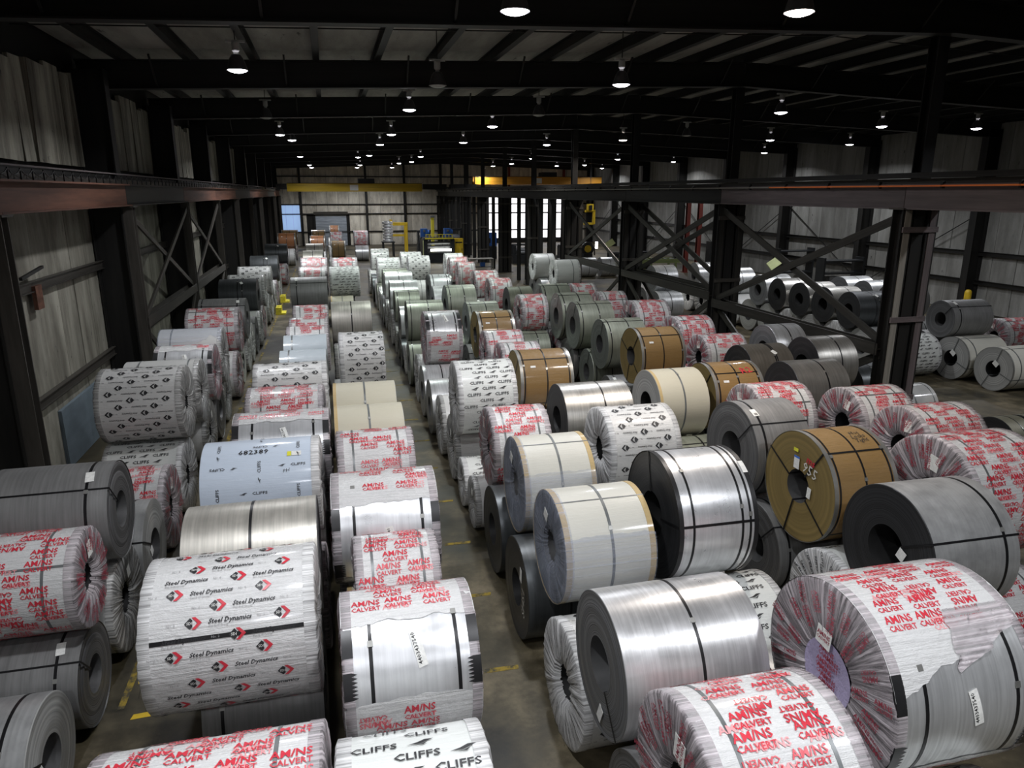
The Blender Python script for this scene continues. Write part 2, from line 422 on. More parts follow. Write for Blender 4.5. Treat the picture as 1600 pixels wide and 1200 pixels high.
for k in range(110):
    y = 6 + k * .55
    box('festoon_hanger', 'cable_black', (XRW + .12, y, ZT + .10), (.025, .03, .20), r)
    tube('festoon_loop', 'cable_black', [(XRW + .12, y + t * .55, ZT + .18 - .10 * math.sin(math.pi * t)) for t in (0, .25, .5, .75, 1)], .012, r, 5) if k < 60 else None
box('conductor_bar', 'steel_mauve', (XRW + .13, (YL[0] + Y1) / 2, ZT + .24), (.03, Y1 - YL[0], .03), r)
# wall bracing
def brace_bay(x, ya, yb, zlo, zhi, mat, label, w=.16, lower=True, zs=None):
    r = structure_root('cross_brace_beam', label)
    bar('diagonal', mat, (x, ya + .15, zhi), (x, yb - .15, zlo), .06, w, r)
    bar('diagonal', mat, (x + .07, ya + .15, zlo), (x + .07, yb - .15, zhi), .06, w, r)
    ibeam('strut', mat, (x, ya + .1, zlo - .14), (x, yb - .1, zlo - .14), .30, .30, .03, .03, r, Vector((1, 0, 0)))
    if lower:
        bar('lower_diagonal', mat, (x, ya + .15, zlo - .3), (x, (ya + yb) / 2, .1), .06, w, r)
        bar('lower_diagonal', mat, (x + .07, yb - .15, zlo - .3), (x + .07, (ya + yb) / 2, .1), .06, w, r)
for n_, k in enumerate((4, 5)):
    brace_bay(XRW, YL[k], YL[k + 1], 2.75, 5.6, 'steel_grey', f"grey X-bracing between runway posts along the wall, {('front', 'rear')[n_]} braced bay")
# middle column line: paired posts, two runway beams
for k, y in enumerate(YM):
    if y > Y1: continue
    r = structure_root('column', f'built-up middle column carrying two runway beams, {ordw[max(0, k - 3)]} from the camera' if k >= 3 else f'middle column behind the viewpoint, {ordw[k]} from rear')
    near = 'steel_pale' if k == 3 else 'steel_dark'
    for s, mm in ((-1, near), (1, 'steel_mauve' if k == 3 else 'steel_dark')):
        ibeam('post', 'steel_black', (XM + s * .36, y, 0), (XM + s * .36, y, ZB), .34, .30, .03, .03, r, Vector((0, 1, 0)))
        box('flange_cover', mm, (XM + s * .36, y - .185, ZB / 2), (.17, .02, ZB - .1), r)
        box('cap_plate', 'steel_grey', (XM + s * .36, y, ZB - .02), (.42, .46, .04), r)
    ibeam('roof_post', 'steel_black', (XM, y, 0), (XM, y, roof_z(XM) - .7), .30, .30, .03, .03, r, Vector((0, 1, 0)))
    box('base_plate', 'steel_black', (XM, y, .015), (1.25, .6, .03), r)
    for z in (1.2, 3.2, 5.35): box('tie_plate', 'steel_mauve' if k == 3 else 'steel_grey', (XM, y - .21, z), (1.0, .04, .13), r)
for s, lb in ((-1, 'aisle-facing'), (1, 'far-bay')):
    r = structure_root('runway_beam', f'dark crane runway beam on the middle columns, {lb} side')
    x = XM + s * .36
    for k in range(len(YM) - 1):
        ibeam('girder', 'steel_mauve' if k in (1, 2, 3) and s < 0 else 'steel_black', (x, YM[k], (ZB + ZT) / 2 - .03), (x, YM[k + 1] - .02, (ZB + ZT) / 2 - .03), ZT - ZB, .30, .035, .03, r)
    box('rail', 'steel_grey', (x, (YM[0] + Y1) / 2, ZT + .03), (.08, Y1 - YM[0], .12), r)
    if s < 0:
        span((x - .19, 4.0, ZT - .09), (x - .16, 20.0, ZT - .055), 'orange_bar', 'conductor_bar', r)
        span((x - .19, 20.05, ZT - .09), (x - .16, Y1, ZT - .055), 'steel_pale', 'conductor_bar', r)
        for k in range(40): box('bracket', 'cable_black', (x - .15, 4 + k * 1.9, ZT - .05), (.08, .05, .16), r)
        span((x - .22, Y0, ZT + .10), (x - .08, Y1, ZT + .22), 'steel_black', 'guard_channel', r)
brace_bay(XM - .36, YM[3], YM[4], 2.55, 5.6, 'steel_dark', 'dark X-bracing between the first two middle columns', .2)
brace_bay(XM - .36, YM[4], YM[5], 2.75, 5.6, 'steel_dark', 'X-bracing between the second and third middle columns, aisle side', .2)
brace_bay(XM + .36, YM[4], YM[5], 2.75, 5.6, 'steel_dark', 'X-bracing between the second and third middle columns, far-bay side', .2)
brace_bay(XM - .36, YM[5], YM[6], 2.75, 5.6, 'steel_dark', 'X-bracing between the third and fourth middle columns', .18)
# intermediate posts of the far part
for k in range(6, 12):
    for j in ((1, 2) if k not in (7, 8) else (1,)):
        y = YM[k] + BAY * j / 3
        r = structure_root('column', f'slim black post under the middle runway, {ordw[(k - 6) * 2 + j - 1]} of the far line')
        ibeam('shaft', 'steel_black', (XM - .3, y, 0), (XM - .3, y, ZB - .03), .24, .24, .02, .02, r, Vector((0, 1, 0)))
        ibeam('shaft', 'steel_black', (XM + .3, y, 0), (XM + .3, y, ZB - .03), .24, .24, .02, .02, r, Vector((0, 1, 0)))

# walls: single panels with joints, girts
def wall_panels(root, axis, const, t0, t1, width, bands, mat, thick=.05, inward=1, jit=.0, skip=None):
    t = t0
    while t < t1 - .05:
        w = width * (1 + rng.uniform(-jit, jit)); e = min(t + w, t1)
        for (za, zb) in bands:
            if skip and skip(t, e, za, zb): continue
            off = rng.uniform(0, .02) * inward
            g = .012
            if axis == 'Y': o = span((const + off, t + g, za), (const + off + thick * inward, e - g, zb), mat, 'wall_panel', root)
            else: o = span((t + g, const + off, za), (e - g, const + off + thick * inward, zb), mat, 'wall_panel', root)
        t = e
wl = structure_root('wall_left', 'grimy pale sheet wall with dark columns behind the wall-side row')
span((XL - .3, Y0, 0), (XL - .06, Y1, 10.6), 'steel_black', 'backing', wl)
wall_panels(wl, 'Y', XL - .05, Y0, 56, 1.15, [(0.02, 1.82), (1.95, 4.22), (4.36, 6.35)], 'wall_dirty', jit=.05)
wall_panels(wl, 'Y', XL - .05, 56, Y1, 2.6, [(0.02, 4.22), (4.36, 6.35)], 'wall_dirty')
for k in range(len(YC) - 1):
    ya, yb = YL[k] + .30, YL[k + 1] - .35
    if ya > Y1 - 3: continue
    t = ya
    while t < yb - .2:
        w = rng.uniform(.5, 1.5); e = min(t + w, yb)
        top = 9.15 - rng.uniform(0, .3)
        o = span((XL + .02, t + .03, 6.85), (XL + .10 + rng.uniform(0, .08), e - rng.uniform(.02, .12), top), 'insulation', 'insulation_batt', wl)
        o.rotation_euler = (rng.uniform(-.03, .03), rng.uniform(-.01, .02), 0)
        t = e
for z in (1.88, 4.29, 6.6):
    ibeam('girt', 'steel_grey' if z < 6 else 'steel_black', (XL + .12, Y0, z), (XL + .12, Y1, z), .22, .12, .02, .02, wl)
box('rust_bracket', 'steel_rust', (XL + .16, 17.2, 4.05), (.08, .35, .5), wl)
span((XL + .02, 17.6, .02), (XL + .1, 21.2, 1.4), 'wall_blue', 'blue_panel', wl)
bar('loose_pipe', 'cable_black', (XL + .3, 16.1, 4.55), (XL + .3, 17.3, 4.68), .06, .06, wl)
wr = structure_root('wall_right', 'pale sheet metal wall beyond the middle columns')
span((XR + .06, Y0, 0), (XR + .3, Y1, 10.6), 'steel_black', 'backing', wr)
wall_panels(wr, 'Y', XR + .05, 22, 90, 1.4, [(0.02, 3.05), (3.2, 5.9), (6.0, 9.6)], 'wall_pale', inward=-1)
wall_panels(wr, 'Y', XR + .05, Y0, 22, 3.4, [(0.02, 9.6)], 'wall_pale', inward=-1)
for z in (1.6, 3.1, 5.95): ibeam('girt', 'steel_black', (XR - .12, Y0, z), (XR - .12, Y1, z), .22, .12, .02, .02, wr)
for k in range(5, 12): bar('wind_rod', 'steel_black', (XR - .2, YC[k], .5 + 4.8 * (k % 2)), (XR - .2, YC[k + 1], 5.3 - 4.8 * (k % 2)), .04, .04, wr)
wf = structure_root('wall_far', 'pale panelled end wall behind the yellow crane')
def far_skip(t, e, za, zb):
    if zb < 4.3 and za < 3.6 and e > -1.5 and t < 2.2 and zb < 3.7: return True
    if 19.2 < (t + e) / 2 < 29.8 and zb < 4.8: return True
    return False
span((XL, Y1 + .06, 0), (XR, Y1 + .3, 10.6), 'steel_black', 'backing', wf)
wall_panels(wf, 'X', Y1 + .05, XL + .02, XR - .02, 1.25, [(0.02, 1.55), (1.7, 3.65), (3.8, 4.75), (4.9, 6.7), (6.85, 8.0), (8.1, 9.9)], 'wall_far', inward=-1, skip=far_skip)
for z in (1.62, 3.72, 4.82, 6.78, 8.05): span((XL, Y1 - .14, z - .06), (XR, Y1 - .02, z + .06), 'steel_black', 'girt', wf)
for x in (-3.0, 4.6, 9.2, 17.0, 22.3, 29.5): ibeam('wind_post', 'steel_black' if x < 20 else 'steel_red', (x, Y1 - .3, 0), (x, Y1 - .3, 9.7), .35, .25, .03, .03, wf, Vector((0, 1, 0)))
for i in range(18):
    a = 19.4 + i * .57
    for za, zb in ((.6, 1.55), (1.7, 3.65), (3.8, 5.6)):
        span((a + .01, Y1 - .05, za), (a + .56, Y1 - .01, zb), 'daylight_panel', 'glowing_wall_panel', wf)
for i in range(3): span((-5.6 + i * .8, Y1 - .05, 1.7), (-4.83 + i * .8, Y1 - .01, 4.75), 'blue_wall_glow', 'glowing_wall_panel', wf)  # bluish light on the end wall, put in as faintly glowing panels
dr = structure_root('door_1', 'grey roll-up door in the end wall')
for i in range(10): span((-1.45, Y1 - .09 - .02 * (i % 2), .02 + i * .36), (2.15, Y1 - .03, .36 + i * .36), 'door_grey', 'door_slat', dr)
for x in (-1.55, 2.25): span((x - .1, Y1 - .16, 0), (x + .1, Y1 - .02, 3.9), 'steel_black', 'door_jamb', dr)
span((-1.65, Y1 - .35, 3.66), (2.35, Y1 - .02, 4.0), 'steel_grey', 'door_hood', dr)
wb = structure_root('wall_back', 'rear wall behind the viewpoint'); span((XL - .3, Y0 - .3, 0), (XR + .3, Y0, 10.6), 'wall_pale', 'backing', wb)

# cranes
def crane(name, x0, x1, y, z, mat, label, xe0, xe1, gz=-.26):
    r = tag(empty(name, ((x0 + x1) / 2, y, z)), label, 'crane')
    base = Vector(((x0 + x1) / 2, y, z))
    def loc(o): o.location = Vector(o.location) - base; return o
    for dy in (0, 1.4):
        loc(span((x0, y + dy - .22, z + gz), (x1, y + dy + .22, z + gz + .86), mat, 'girder', r))
        loc(span((x0, y + dy - .28, z + gz + .86), (x1, y + dy + .28, z + gz + .91), 'steel_black', 'top_rail', r))
    for x, xe in ((x0, xe0), (x1, xe1)):
        loc(span((min(x, xe), y - .9, z - .02), (max(x, xe), y + 2.3, z + .55), 'steel_black', 'end_truck', r))
        for dy in (-.6, 2.0): loc(ob('wheel', WHEEL, r, (xe + (.2 if xe < x else -.2), y + dy, z + .04)))
    xm = x0 + (x1 - x0) * .58
    loc(span((xm - .9, y - .1, z + gz + .91), (xm + .9, y + 1.5, z + gz + 1.4), 'machine_dark', 'trolley', r))
    loc(box('capacity_plate', 'tag_white', ((x0 + x1) / 2 - .2, y - .235, z + gz + .43), (.9, .03, .6), r))
    return r
WHEEL = lathe('wheel', [(0.001, -.06), (.18, -.06), (.20, -.04), (.20, .04), (.18, .06), (.001, .06)], 'steel_grey', 20, 'X')
crane('overhead_crane', -4.1, 10.5, 84.0, 6.57, 'yellow_paint', 'yellow overhead crane across the end of the aisle bay', -5.25, 13.2)
crane('overhead_crane', 16.6, 32.0, 84.0, 6.57, 'orange_paint', 'orange overhead crane in the bay beyond the middle columns', 14.0, 33.0, .54)

# ------------------------------------------------------------------ high-bay lamps
REFL = lathe('lamp_reflector', [(.07, .34), (.10, .33), (.15, .26), (.195, .14), (.225, .02), (.235, 0), (.228, 0), (.218, .02), (.187, .14), (.142, .25), (.07, .30)], 'lamp_shell', 28)
BALL = lathe('ballast', [(.001, .60), (.07, .60), (.085, .58), (.085, .42), (.05, .38), (.05, .33), (.001, .33)], 'lamp_fitting', 20)
LENS = {0: lathe('lens', [(.001, -.055), (.10, -.045), (.18, -.02), (.218, .012)], 'lamp_glow', 24), 1: lathe('lens', [(.001, -.055), (.10, -.045), (.18, -.02), (.218, .012)], 'lamp_glow_warm', 24), 2: lathe('lens', [(.001, -.055), (.10, -.045), (.18, -.02), (.218, .012)], 'lamp_fitting', 24)}
def area(warm):
    l = bpy.data.lights.new('lamp_light', 'AREA'); l.shape = 'DISK'; l.size = .40; l.energy = LAMP_W
    l.color = (1.0, .90, .82) if warm else (.93, .95, 1.0); l.spread = math.radians(150); return l
ALIGHT = {0: area(False), 1: area(True), 2: area(False)}; ALIGHT[2].color = (.90, 1.0, .95)
LAMPS = [(-1.8, 18.7, 8.9, 1), (3.0, 11.8, 8.9, 1), (7.3, 10.8, 8.9, 1), (7.6, 18.7, 8.9, 1), (2.9, 25.9, 8.9, 1), (7.0, 31.4, 8.9, 1), (7.6, 41.6, 8.9, 1), (-2.0, 38.3, 8.9, 1), (-1.6, 41.9, 8.9, 1), (-1.8, 60.8, 8.9, 1), (-1.5, 78.8, 8.9, 1), (-1.4, 84.0, 8.81, 1), (3.2, 36.7, 8.9, 1), (3.2, 44.5, 8.9, 1), (3.3, 57.5, 8.9, 1), (2.6, 60.5, 8.9, 1), (3.5, 77.5, 8.9, 1), (3.5, 85.5, 8.9, 1), (7.3, 58.5, 8.9, 1), (7.7, 68.4, 8.9, 1), (6.9, 72.0, 8.9, 1), (7.3, 84.5, 8.9, 1), (15.6, 23.6, 8.9, 1), (23.0, 27.4, 8.9, 1), (27.7, 27.2, 8.9, 1), (15.5, 37.6, 8.9, 2), (12.7, 42.4, 8.9, 1), (23.1, 35.7, 8.9, 1), (30.1, 47.1, 8.9, 1), (29.7, 37.8, 8.9, 1), (23.9, 59.0, 8.9, 1), (30.8, 62.6, 8.9, 1), (16.6, 59.6, 8.9, 1), (17.6, 70.5, 8.9, 1), (23.6, 75.0, 8.9, 1), (25.6, 72.0, 8.9, 1), (30.9, 80.9, 8.9, 1), (17.4, 83.0, 8.9, 1), (17.2, 77.0, 8.9, 1), (3.0, 20.0, 8.9, 0), (7.6, 26.4, 8.9, 0), (-2.0, 29.8, 8.9, 0), (17.3, 33.9, 8.9, 0),
         (3.0, 1.6, 8.9, 1), (7.5, .6, 8.9, 1), (-.6, 5.2, 8.9, 1), (-1.8, -3.0, 8.9, 1), (3.0, -6.0, 8.9, 1), (16.5, 9.5, 8.9, 1), (23.0, 12.0, 8.9, 1)]
LAMPS[2] = LAMPS[2][:3] + (2,)
for q in (4, 5, 6, 12, 13): LAMPS[q] = LAMPS[q][:3] + (3,)
for i, (x, y, z, on) in enumerate(LAMPS):
    r = tag(empty('high_bay_lamp', (x, y, z)), None, 'lamp', 'high-bay lamps')
    lk = 2 if not on else min(on - 1, 1); lk = 0 if on == 3 else lk
    ob('reflector', REFL, r); ob('ballast', BALL, r); ob('lens', LENS[lk], r)
    box('yoke', 'lamp_fitting', (0, 0, .62), (.42, .05, .05), r)
    top = roof_z(x) + .305 - z
    box('hanger_rod', 'cable_black', (0, 0, (.6 + top) / 2), (.02, .02, top - .6), r)
    if on: ob('lamp_light', ALIGHT[on - 1], r, (0, 0, -.06))
# lamp labels: by bay and order from the camera
def lamp_labels():
    ls = [(o, o.location.x, o.location.y) for o in COL.objects if o.name.startswith('high_bay_lamp')]
    lines = [('over the wall-side aisle', -9, 1), ('over the central aisle', 1, 5), ('over the rows past the aisle', 5, 13), ('just beyond the middle columns', 13, 20), ('along the middle of the far bay', 20, 26.5), ('by the far-bay wall', 26.5, 40)]
    for nm, a, b_ in lines:
        q = sorted([t for t in ls if a <= t[1] < b_], key=lambda t: t[2])
        for i, (o, x, y) in enumerate(q):
            lit = any(c.name.startswith('lamp_light') for c in o.children)
            o['label'] = f"{'glowing' if lit else 'unlit'} bell-shaped high-bay lamp, {ordw[i]} from the front {nm}"
lamp_labels()

# ------------------------------------------------------------------ coils
# local frame of every coil part: axis along X, centre at the origin; theta 0 = crown, positive towards the camera side (-Y)
def cyl(x, th, r): return np.stack([x, -r * np.sin(th), r * np.cos(th)], -1)
_mc = {}
def cached(key, fn):
    if key not in _mc: _mc[key] = fn()
    return _mc[key]
def winding(R, W, rb, mo, mf, mb, tele=.006, seed=1):
    def make():
        g = random.Random(seed); w = W / 2
        prof = [(rb, -w + .01)]; mi = []
        def side(s):
            n = 9; out = []
            for j in range(n + 1):
                r = rb + (R - .008 - rb) * j / n
                out.append((r, s * (w - .004 - abs(g.gauss(0, tele)))))
            return out
        a = side(-1); c = list(reversed(side(1)))
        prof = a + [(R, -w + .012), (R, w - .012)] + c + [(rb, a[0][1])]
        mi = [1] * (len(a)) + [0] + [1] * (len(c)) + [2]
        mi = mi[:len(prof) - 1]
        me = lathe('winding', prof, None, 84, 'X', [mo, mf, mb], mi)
        return me
    return cached(('w', R, W, rb, mo, mf, mb, seed), make)
def shade_auto(me):
    return me
def ring(R, x, w, mat, t=.004):
    return cached(('ring', R, x, w, mat), lambda: lathe('strap', [(R + .0005, x - w / 2), (R + t, x - w / 2), (R + t, x + w / 2), (R + .0005, x + w / 2), (R + .0005, x - w / 2)], mat, 84, 'X'))
def SEAL(R, me):
    x = float(np.mean([v.co.x for v in me.vertices[:4]]))
    def make():
        v = [(x + a * .05, b_ * .05, R + .003 + (c + .5) * .007) for a, b_, c in CV]
        return mesh('strap_seal', v, CF, 'edge_metal')
    return cached(('seal', R, round(x, 3)), make)
def eye_strap(R, W, rb, th, w, mat):
    """band through the bore, across both ends and along the outside at angle th"""
    def make():
        h = W / 2 + .008; ro, ri = R + .005, rb - .008
        loop = [(-h, ro), (h, ro), (h, ri), (-h, ri)]
        v = []; f = []
        u = np.array([0, -math.sin(th), math.cos(th)]); t = np.array([0, -math.cos(th), -math.sin(th)])
        for k, (x, r) in enumerate(loop):
            for s in (-1, 1):
                for q in (0, 1):
                    xx = x - (.004 if x > 0 else -.004) * q; rr = r + ((-.004) if r > rb else .004) * q
                    v.append(np.array([xx, 0, 0]) + u * rr + t * s * w / 2)
        for k in range(4):
            a, c = k * 4, ((k + 1) % 4) * 4
            f += [(a, c, c + 2, a + 2), (a + 1, a + 3, c + 3, c + 1), (a, a + 1, c + 1, c), (a + 2, c + 2, c + 3, a + 3)]
        return mesh('strap', v, f, mat)
    return cached(('eye', R, W, rb, round(th, 2), w, mat), make)
def end_film(R, W, rb, s, mat, seed, hole=.8, cover=False):
    def make():
        g = np.random.RandomState(seed); n = 150
        radii = [R + .007, R + .006, R * .97, R * .8, R * .62, rb * 1.05, rb * hole]
        xs = [-.09, .004, .014, .022, .020, .010, -.05]
        amp = [.0, .002, .006, .010, .010, .010, .012]
        if cover: radii += [rb * .45, .002]; xs += [-.06, -.065]; amp += [.008, 0]
        pl = np.convolve(g.randn(n * 3), np.ones(2) / 2, 'same')[:n]
        v = []; f = []
        for j, (r, x, a) in enumerate(zip(radii, xs, amp)):
            for k in range(n):
                th = 2 * math.pi * k / n
                xx = s * (W / 2 + x + a * max(-.9, pl[k]) * (1 if j else 0))
                v.append((xx, -r * math.sin(th), r * math.cos(th)))
        for j in range(len(radii) - 1):
            for k in range(n):
                q = (j * n + k, j * n + (k + 1) % n, (j + 1) * n + (k + 1) % n, (j + 1) * n + k)
                f.append(q if s < 0 else q[::-1])
        return mesh('end_film', v, f, mat, None, True)
    return cached(('film', R, W, rb, s, mat, seed, cover), make)
# --- lettering
_tx = {}
def text2d(s, size, bold=0.0, shear=0.0, xs=1.0):
    key = (s, size, bold, shear, xs)
    if key not in _tx:
        cu = bpy.data.curves.new('lettering', 'FONT'); cu.body = s; cu.size = size; cu.offset = bold * size; cu.shear = shear
        cu.resolution_u = 1; cu.align_x = 'CENTER'; cu.align_y = 'CENTER'; cu.space_line = .80
        o = bpy.data.objects.new('lettering', cu); me = bpy.data.meshes.new_from_object(o)
        v = np.array([p.co[:2] for p in me.vertices]) * np.array([xs, 1.0]) if len(me.vertices) else np.zeros((0, 2))
        f = [tuple(p.vertices) for p in me.polygons]
        bpy.data.objects.remove(o); bpy.data.meshes.remove(me); bpy.data.curves.remove(cu)
        _tx[key] = (v, f)
    return _tx[key]
class Print:
    """collects flat marks laid on the coil's round side or its ends"""
    def __init__(self): self.v = []; self.f = []; self.mi = []; self.n = 0
    def add(self, P, f, m):
        self.v.append(P); self.f += [tuple(i + self.n for i in q) for q in f]; self.mi += [m] * len(f); self.n += len(P)
    def side(self, art, x, th, R, rot=0.0, m=0, sc=1.0, lift=.009):
        v, f = art; c, s = math.cos(rot), math.sin(rot); p = v * sc
        a = p[:, 0] * c - p[:, 1] * s; b_ = p[:, 0] * s + p[:, 1] * c
        self.add(cyl(x + a, th - b_ / R, R + lift), f, m)
    def end(self, art, s, W, rad, phi, rot, m=0, sc=1.0, lift=.034):
        v, f = art; p = v * sc; c, q = math.cos(rot), math.sin(rot)
        a = p[:, 0] * c - p[:, 1] * q + rad; b_ = p[:, 0] * q + p[:, 1] * c
        ca, sa = math.cos(phi), math.sin(phi)
        u = a * ca - b_ * sa; w = a * sa + b_ * ca            # viewer right, up
        self.add(np.stack([np.full(len(u), s * (W / 2 + lift)), u * (-1 if s < 0 else 1) * 1.0, w], -1), f, m)
    def mesh(self, name, mats):
        return mesh(name, np.concatenate(self.v) if self.v else [], self.f, mats, self.mi)
def poly(pts): return (np.array(pts, float), [tuple(range(len(pts)))])
def artmerge(parts):
    vs = []; fs = []; n = 0
    for v, f in parts: vs.append(v); fs += [tuple(i + n for i in q) for q in f]; n += len(v)
    return np.concatenate(vs), fs
def off(art, dx, dy): return art[0] + np.array([dx, dy]), art[1]
AMNS = artmerge([off(text2d('AM/NS', .092, .022), 0, .038), off(text2d('CALVERT', .066, .02), 0, -.034)])
AMNS1 = text2d('AM/NS', .092, .022); CALV = text2d('CALVERT', .07, .02)
CLF = text2d('CLIFFS', .085, .018, 0, 1.25)
BIRD = artmerge([poly([(-.09, -.015), (-.02, .004), (.03, .03), (.09, .028), (.04, .005), (.0, -.012)]), poly([(-.05, -.03), (.0, -.022), (.05, .0), (.02, -.028)])])
SDT = text2d('Steel Dynamics', .058, .022, .3, 1.0); SDS = off(text2d('Flat Roll Group', .026, .004), -.04, -.042)
SDK = poly([(-.062, 0), (-.014, .048), (.006, .028), (.006, -.028), (-.014, -.048)])
SDR = poly([(-.002, .052), (.030, .052), (.082, 0), (.030, -.052), (-.002, -.052), (.046, 0)])
SDB = text2d('No. 2', .03, .003)
def letter_side(kind, R, W, seed, t0=-180, t1=180):
    def make():
        g = random.Random(seed); P = Print(); w = W / 2
        if kind == 'amns':
            dth = .150 / R; n = int(math.radians(t1 - t0) / dth)
            for i in range(n):
                th = math.radians(t0) + (i + .5) * dth
                x = -w + g.uniform(-.05, .25)
                while x < w - .1:
                    if -w + .16 < x < w - .16 and g.random() < .93:
                        fl = math.pi if g.random() < .12 else 0
                        P.side(AMNS, x, th + g.uniform(-.02, .02), R, fl, 0, g.uniform(.92, 1.06))
                        if g.random() < .6:
                            dx = g.uniform(-.13, .13)
                            if -w + .16 < x + dx < w - .16: P.side(g.choice([AMNS, AMNS1, CALV]), x + dx, th + .055, R, fl, 1, .95, .0075)
                    x += g.uniform(.30, .46)
            return P.mesh('lettering', ['ink_red', 'ink_pink'])
        if kind == 'cliffs':
            dth = .125 / R; n = int(2 * math.pi / dth)
            for i in range(n):
                th = -math.pi + (i + .5) * dth; x = -w + (i * .27) % .62
                while x < w:
                    if -w + .17 < x < w - .17: P.side(CLF, x, th, R, 0, 0)
                    if -w + .08 < x + .30 < w - .08: P.side(BIRD, x + .30, th, R, 0, 0)
                    x += .60
            return P.mesh('lettering', ['ink_black'])
        if kind == 'sdi':
            dth = .135 / R; n = int(2 * math.pi / dth)
            for i in range(n):
                th = -math.pi + (i + .5) * dth; x = -w + (.08, .44, .24, .60)[i % 4] - .55
                while x < w:
                    if -w + .07 < x < w - .08: P.side(SDK, x, th, R, 0, 0); P.side(text2d('SDI', .034, .006), x - .018, th, R, 0, 3, 1, .0105); P.side(SDR, x, th, R, 0, 1)
                    if -w + .05 < x + .09 and x + .51 < w: P.side(SDT, x + .31, th, R, 0, 0); P.side(SDS, x + .26, th, R, 0, 2)
                    if x + .64 < w - .05 and x + .54 > -w: P.side(SDB, x + .57, th, R, 0, 2)
                    x += .74
            return P.mesh('lettering', ['ink_black', 'ink_red', 'ink_grey', 'tag_white'])
        if kind == 'sdib':
            dth = .125 / R; n = int(2 * math.pi / dth); fl = math.pi * (seed % 2)
            for i in range(n):
                th = -math.pi + (i + .5) * dth; x = -w + (.05, .42, .22)[i % 3] - .4; q = -1 if seed % 2 else 1
                while x < w + .3:
                    if -w + .07 < x < w - .08: P.side(SDK, x, th, R, fl, 0); P.side(SDR, x, th, R, fl, 0)
                    if -w < x + q * .26 - .17 and x + q * .26 + .17 < w: P.side(SDT, x + q * .26, th, R, fl, 0, .72)
                    if -w + .06 < x + q * .5 < w - .06: P.side(SDB, x + q * .5, th, R, fl, 0)
                    x += .60
            return P.mesh('lettering', ['ink_black'])
        if kind == 'bluewrap':
            sm = text2d('CLIFFS', .055, .014, 0, 1.2)
            for i in range(12):
                th = -math.pi + (i + .5) * math.pi / 6
                for j, x in enumerate((-w + .22, .0, w - .25)):
                    ro = (0, math.pi, 0)[(i + j) % 3] if (i + j) % 2 else (math.pi / 2)
                    P.side(sm, x, th, R, ro); P.side((BIRD[0] * .55, BIRD[1]), x - .2 * math.cos(ro), th + .2 * math.sin(ro) / R, R, ro)
            P.side(text2d('682389', .125, .012), -.08, math.radians(24), R)
            P.side(text2d('PH', .07, 0, .3), w - .40, math.radians(52), R, .2)
            return P.mesh('lettering', ['ink_black'])
    return cached(('ls', kind, R, W, seed, t0, t1), make)
def letter_end(kind, R, W, rb, s, seed):
    def make():
        g = random.Random(seed); P = Print()
        n = {'amns': 20, 'cliffs': 24, 'sdi': 26}[kind]
        for i in range(n):
            phi = 2 * math.pi * (i + g.uniform(-.2, .2)) / n
            for rad in ((rb + .17, R - .13) if i % 2 else (rb + (R - rb) * .55,)):
                art = {'amns': AMNS, 'cliffs': CLF, 'sdi': SDT}[kind]
                P.end(art, s, W, rad + g.uniform(-.03, .03), phi, g.choice([0, 0, .15, -.15]) + (math.pi if g.random() < .4 else 0), 0, .72 if kind != 'sdi' else .6)
        return P.mesh('end_lettering', [{'amns': 'ink_maroon', 'cliffs': 'ink_black', 'sdi': 'ink_black'}[kind]])
    return cached(('le', kind, R, W, rb, s, seed), make)
def sheet(R, W, t0, t1, mat, seed, jag=.05, lift=.004, tilt=0.0):
    """loose partial wrapper round the coil between two angles, torn along one edge"""
    def make():
        g = np.random.RandomState(seed); nx, nt = 26, max(8, int((t1 - t0) / 5))
        e0 = np.cumsum(g.randn(nx + 1)) * .25; e0 -= e0.mean(); e1 = np.cumsum(g.randn(nx + 1)) * .3; e1 -= e1.mean()
        v = []; f = []
        for i in range(nx + 1):
            x = -W / 2 - .01 + (W + .02) * i / nx
            a = math.radians(t0) + e0[i] * jag; c = math.radians(t1 + tilt * (1 - 2 * i / nx)) + e1[i] * jag
            for j in range(nt + 1):
                th = a + (c - a) * j / nt; r = R + lift + abs(g.randn()) * .0015
                v.append((x, -r * math.sin(th), r * math.cos(th)))
        for i in range(nx):
            for j in range(nt): q = i * (nt + 1) + j; f.append((q, q + 1, q + nt + 2, q + nt + 1))
        return mesh('torn_wrap', v, f, mat, None, True)
    return cached(('sheet', R, W, t0, t1, mat, seed, tilt), make)
def flap(R, t0, xa, xb):
    """crumpled loose film standing off the coil below the torn edge"""
    g = np.random.RandomState(2); nx, nt = 22, 16; v = []; f = []
    nz = g.randn(nx + 1, nt + 1)
    for _ in range(2): nz = (nz + np.roll(nz, 1, 0) + np.roll(nz, 1, 1)) / 2.2
    for i in range(nx + 1):
        u = i / nx
        for j in range(nt + 1):
            w = j / nt; x = xa + (xb - xa) * u + .02 * nz[i, j] - .10 * w * (1 - u)
            th = math.radians(t0 - 26 + (34 - 22 * u) * w); r = R + .012 + .07 * w * u + .012 * abs(nz[i, j])
            v.append((x, -r * math.sin(th), r * math.cos(th)))
    for i in range(nx):
        for j in range(nt): q = i * (nt + 1) + j; f.append((q, q + 1, q + nt + 2, q + nt + 1))
    return mesh('film_flap', v, f, 'film_red', None, True)
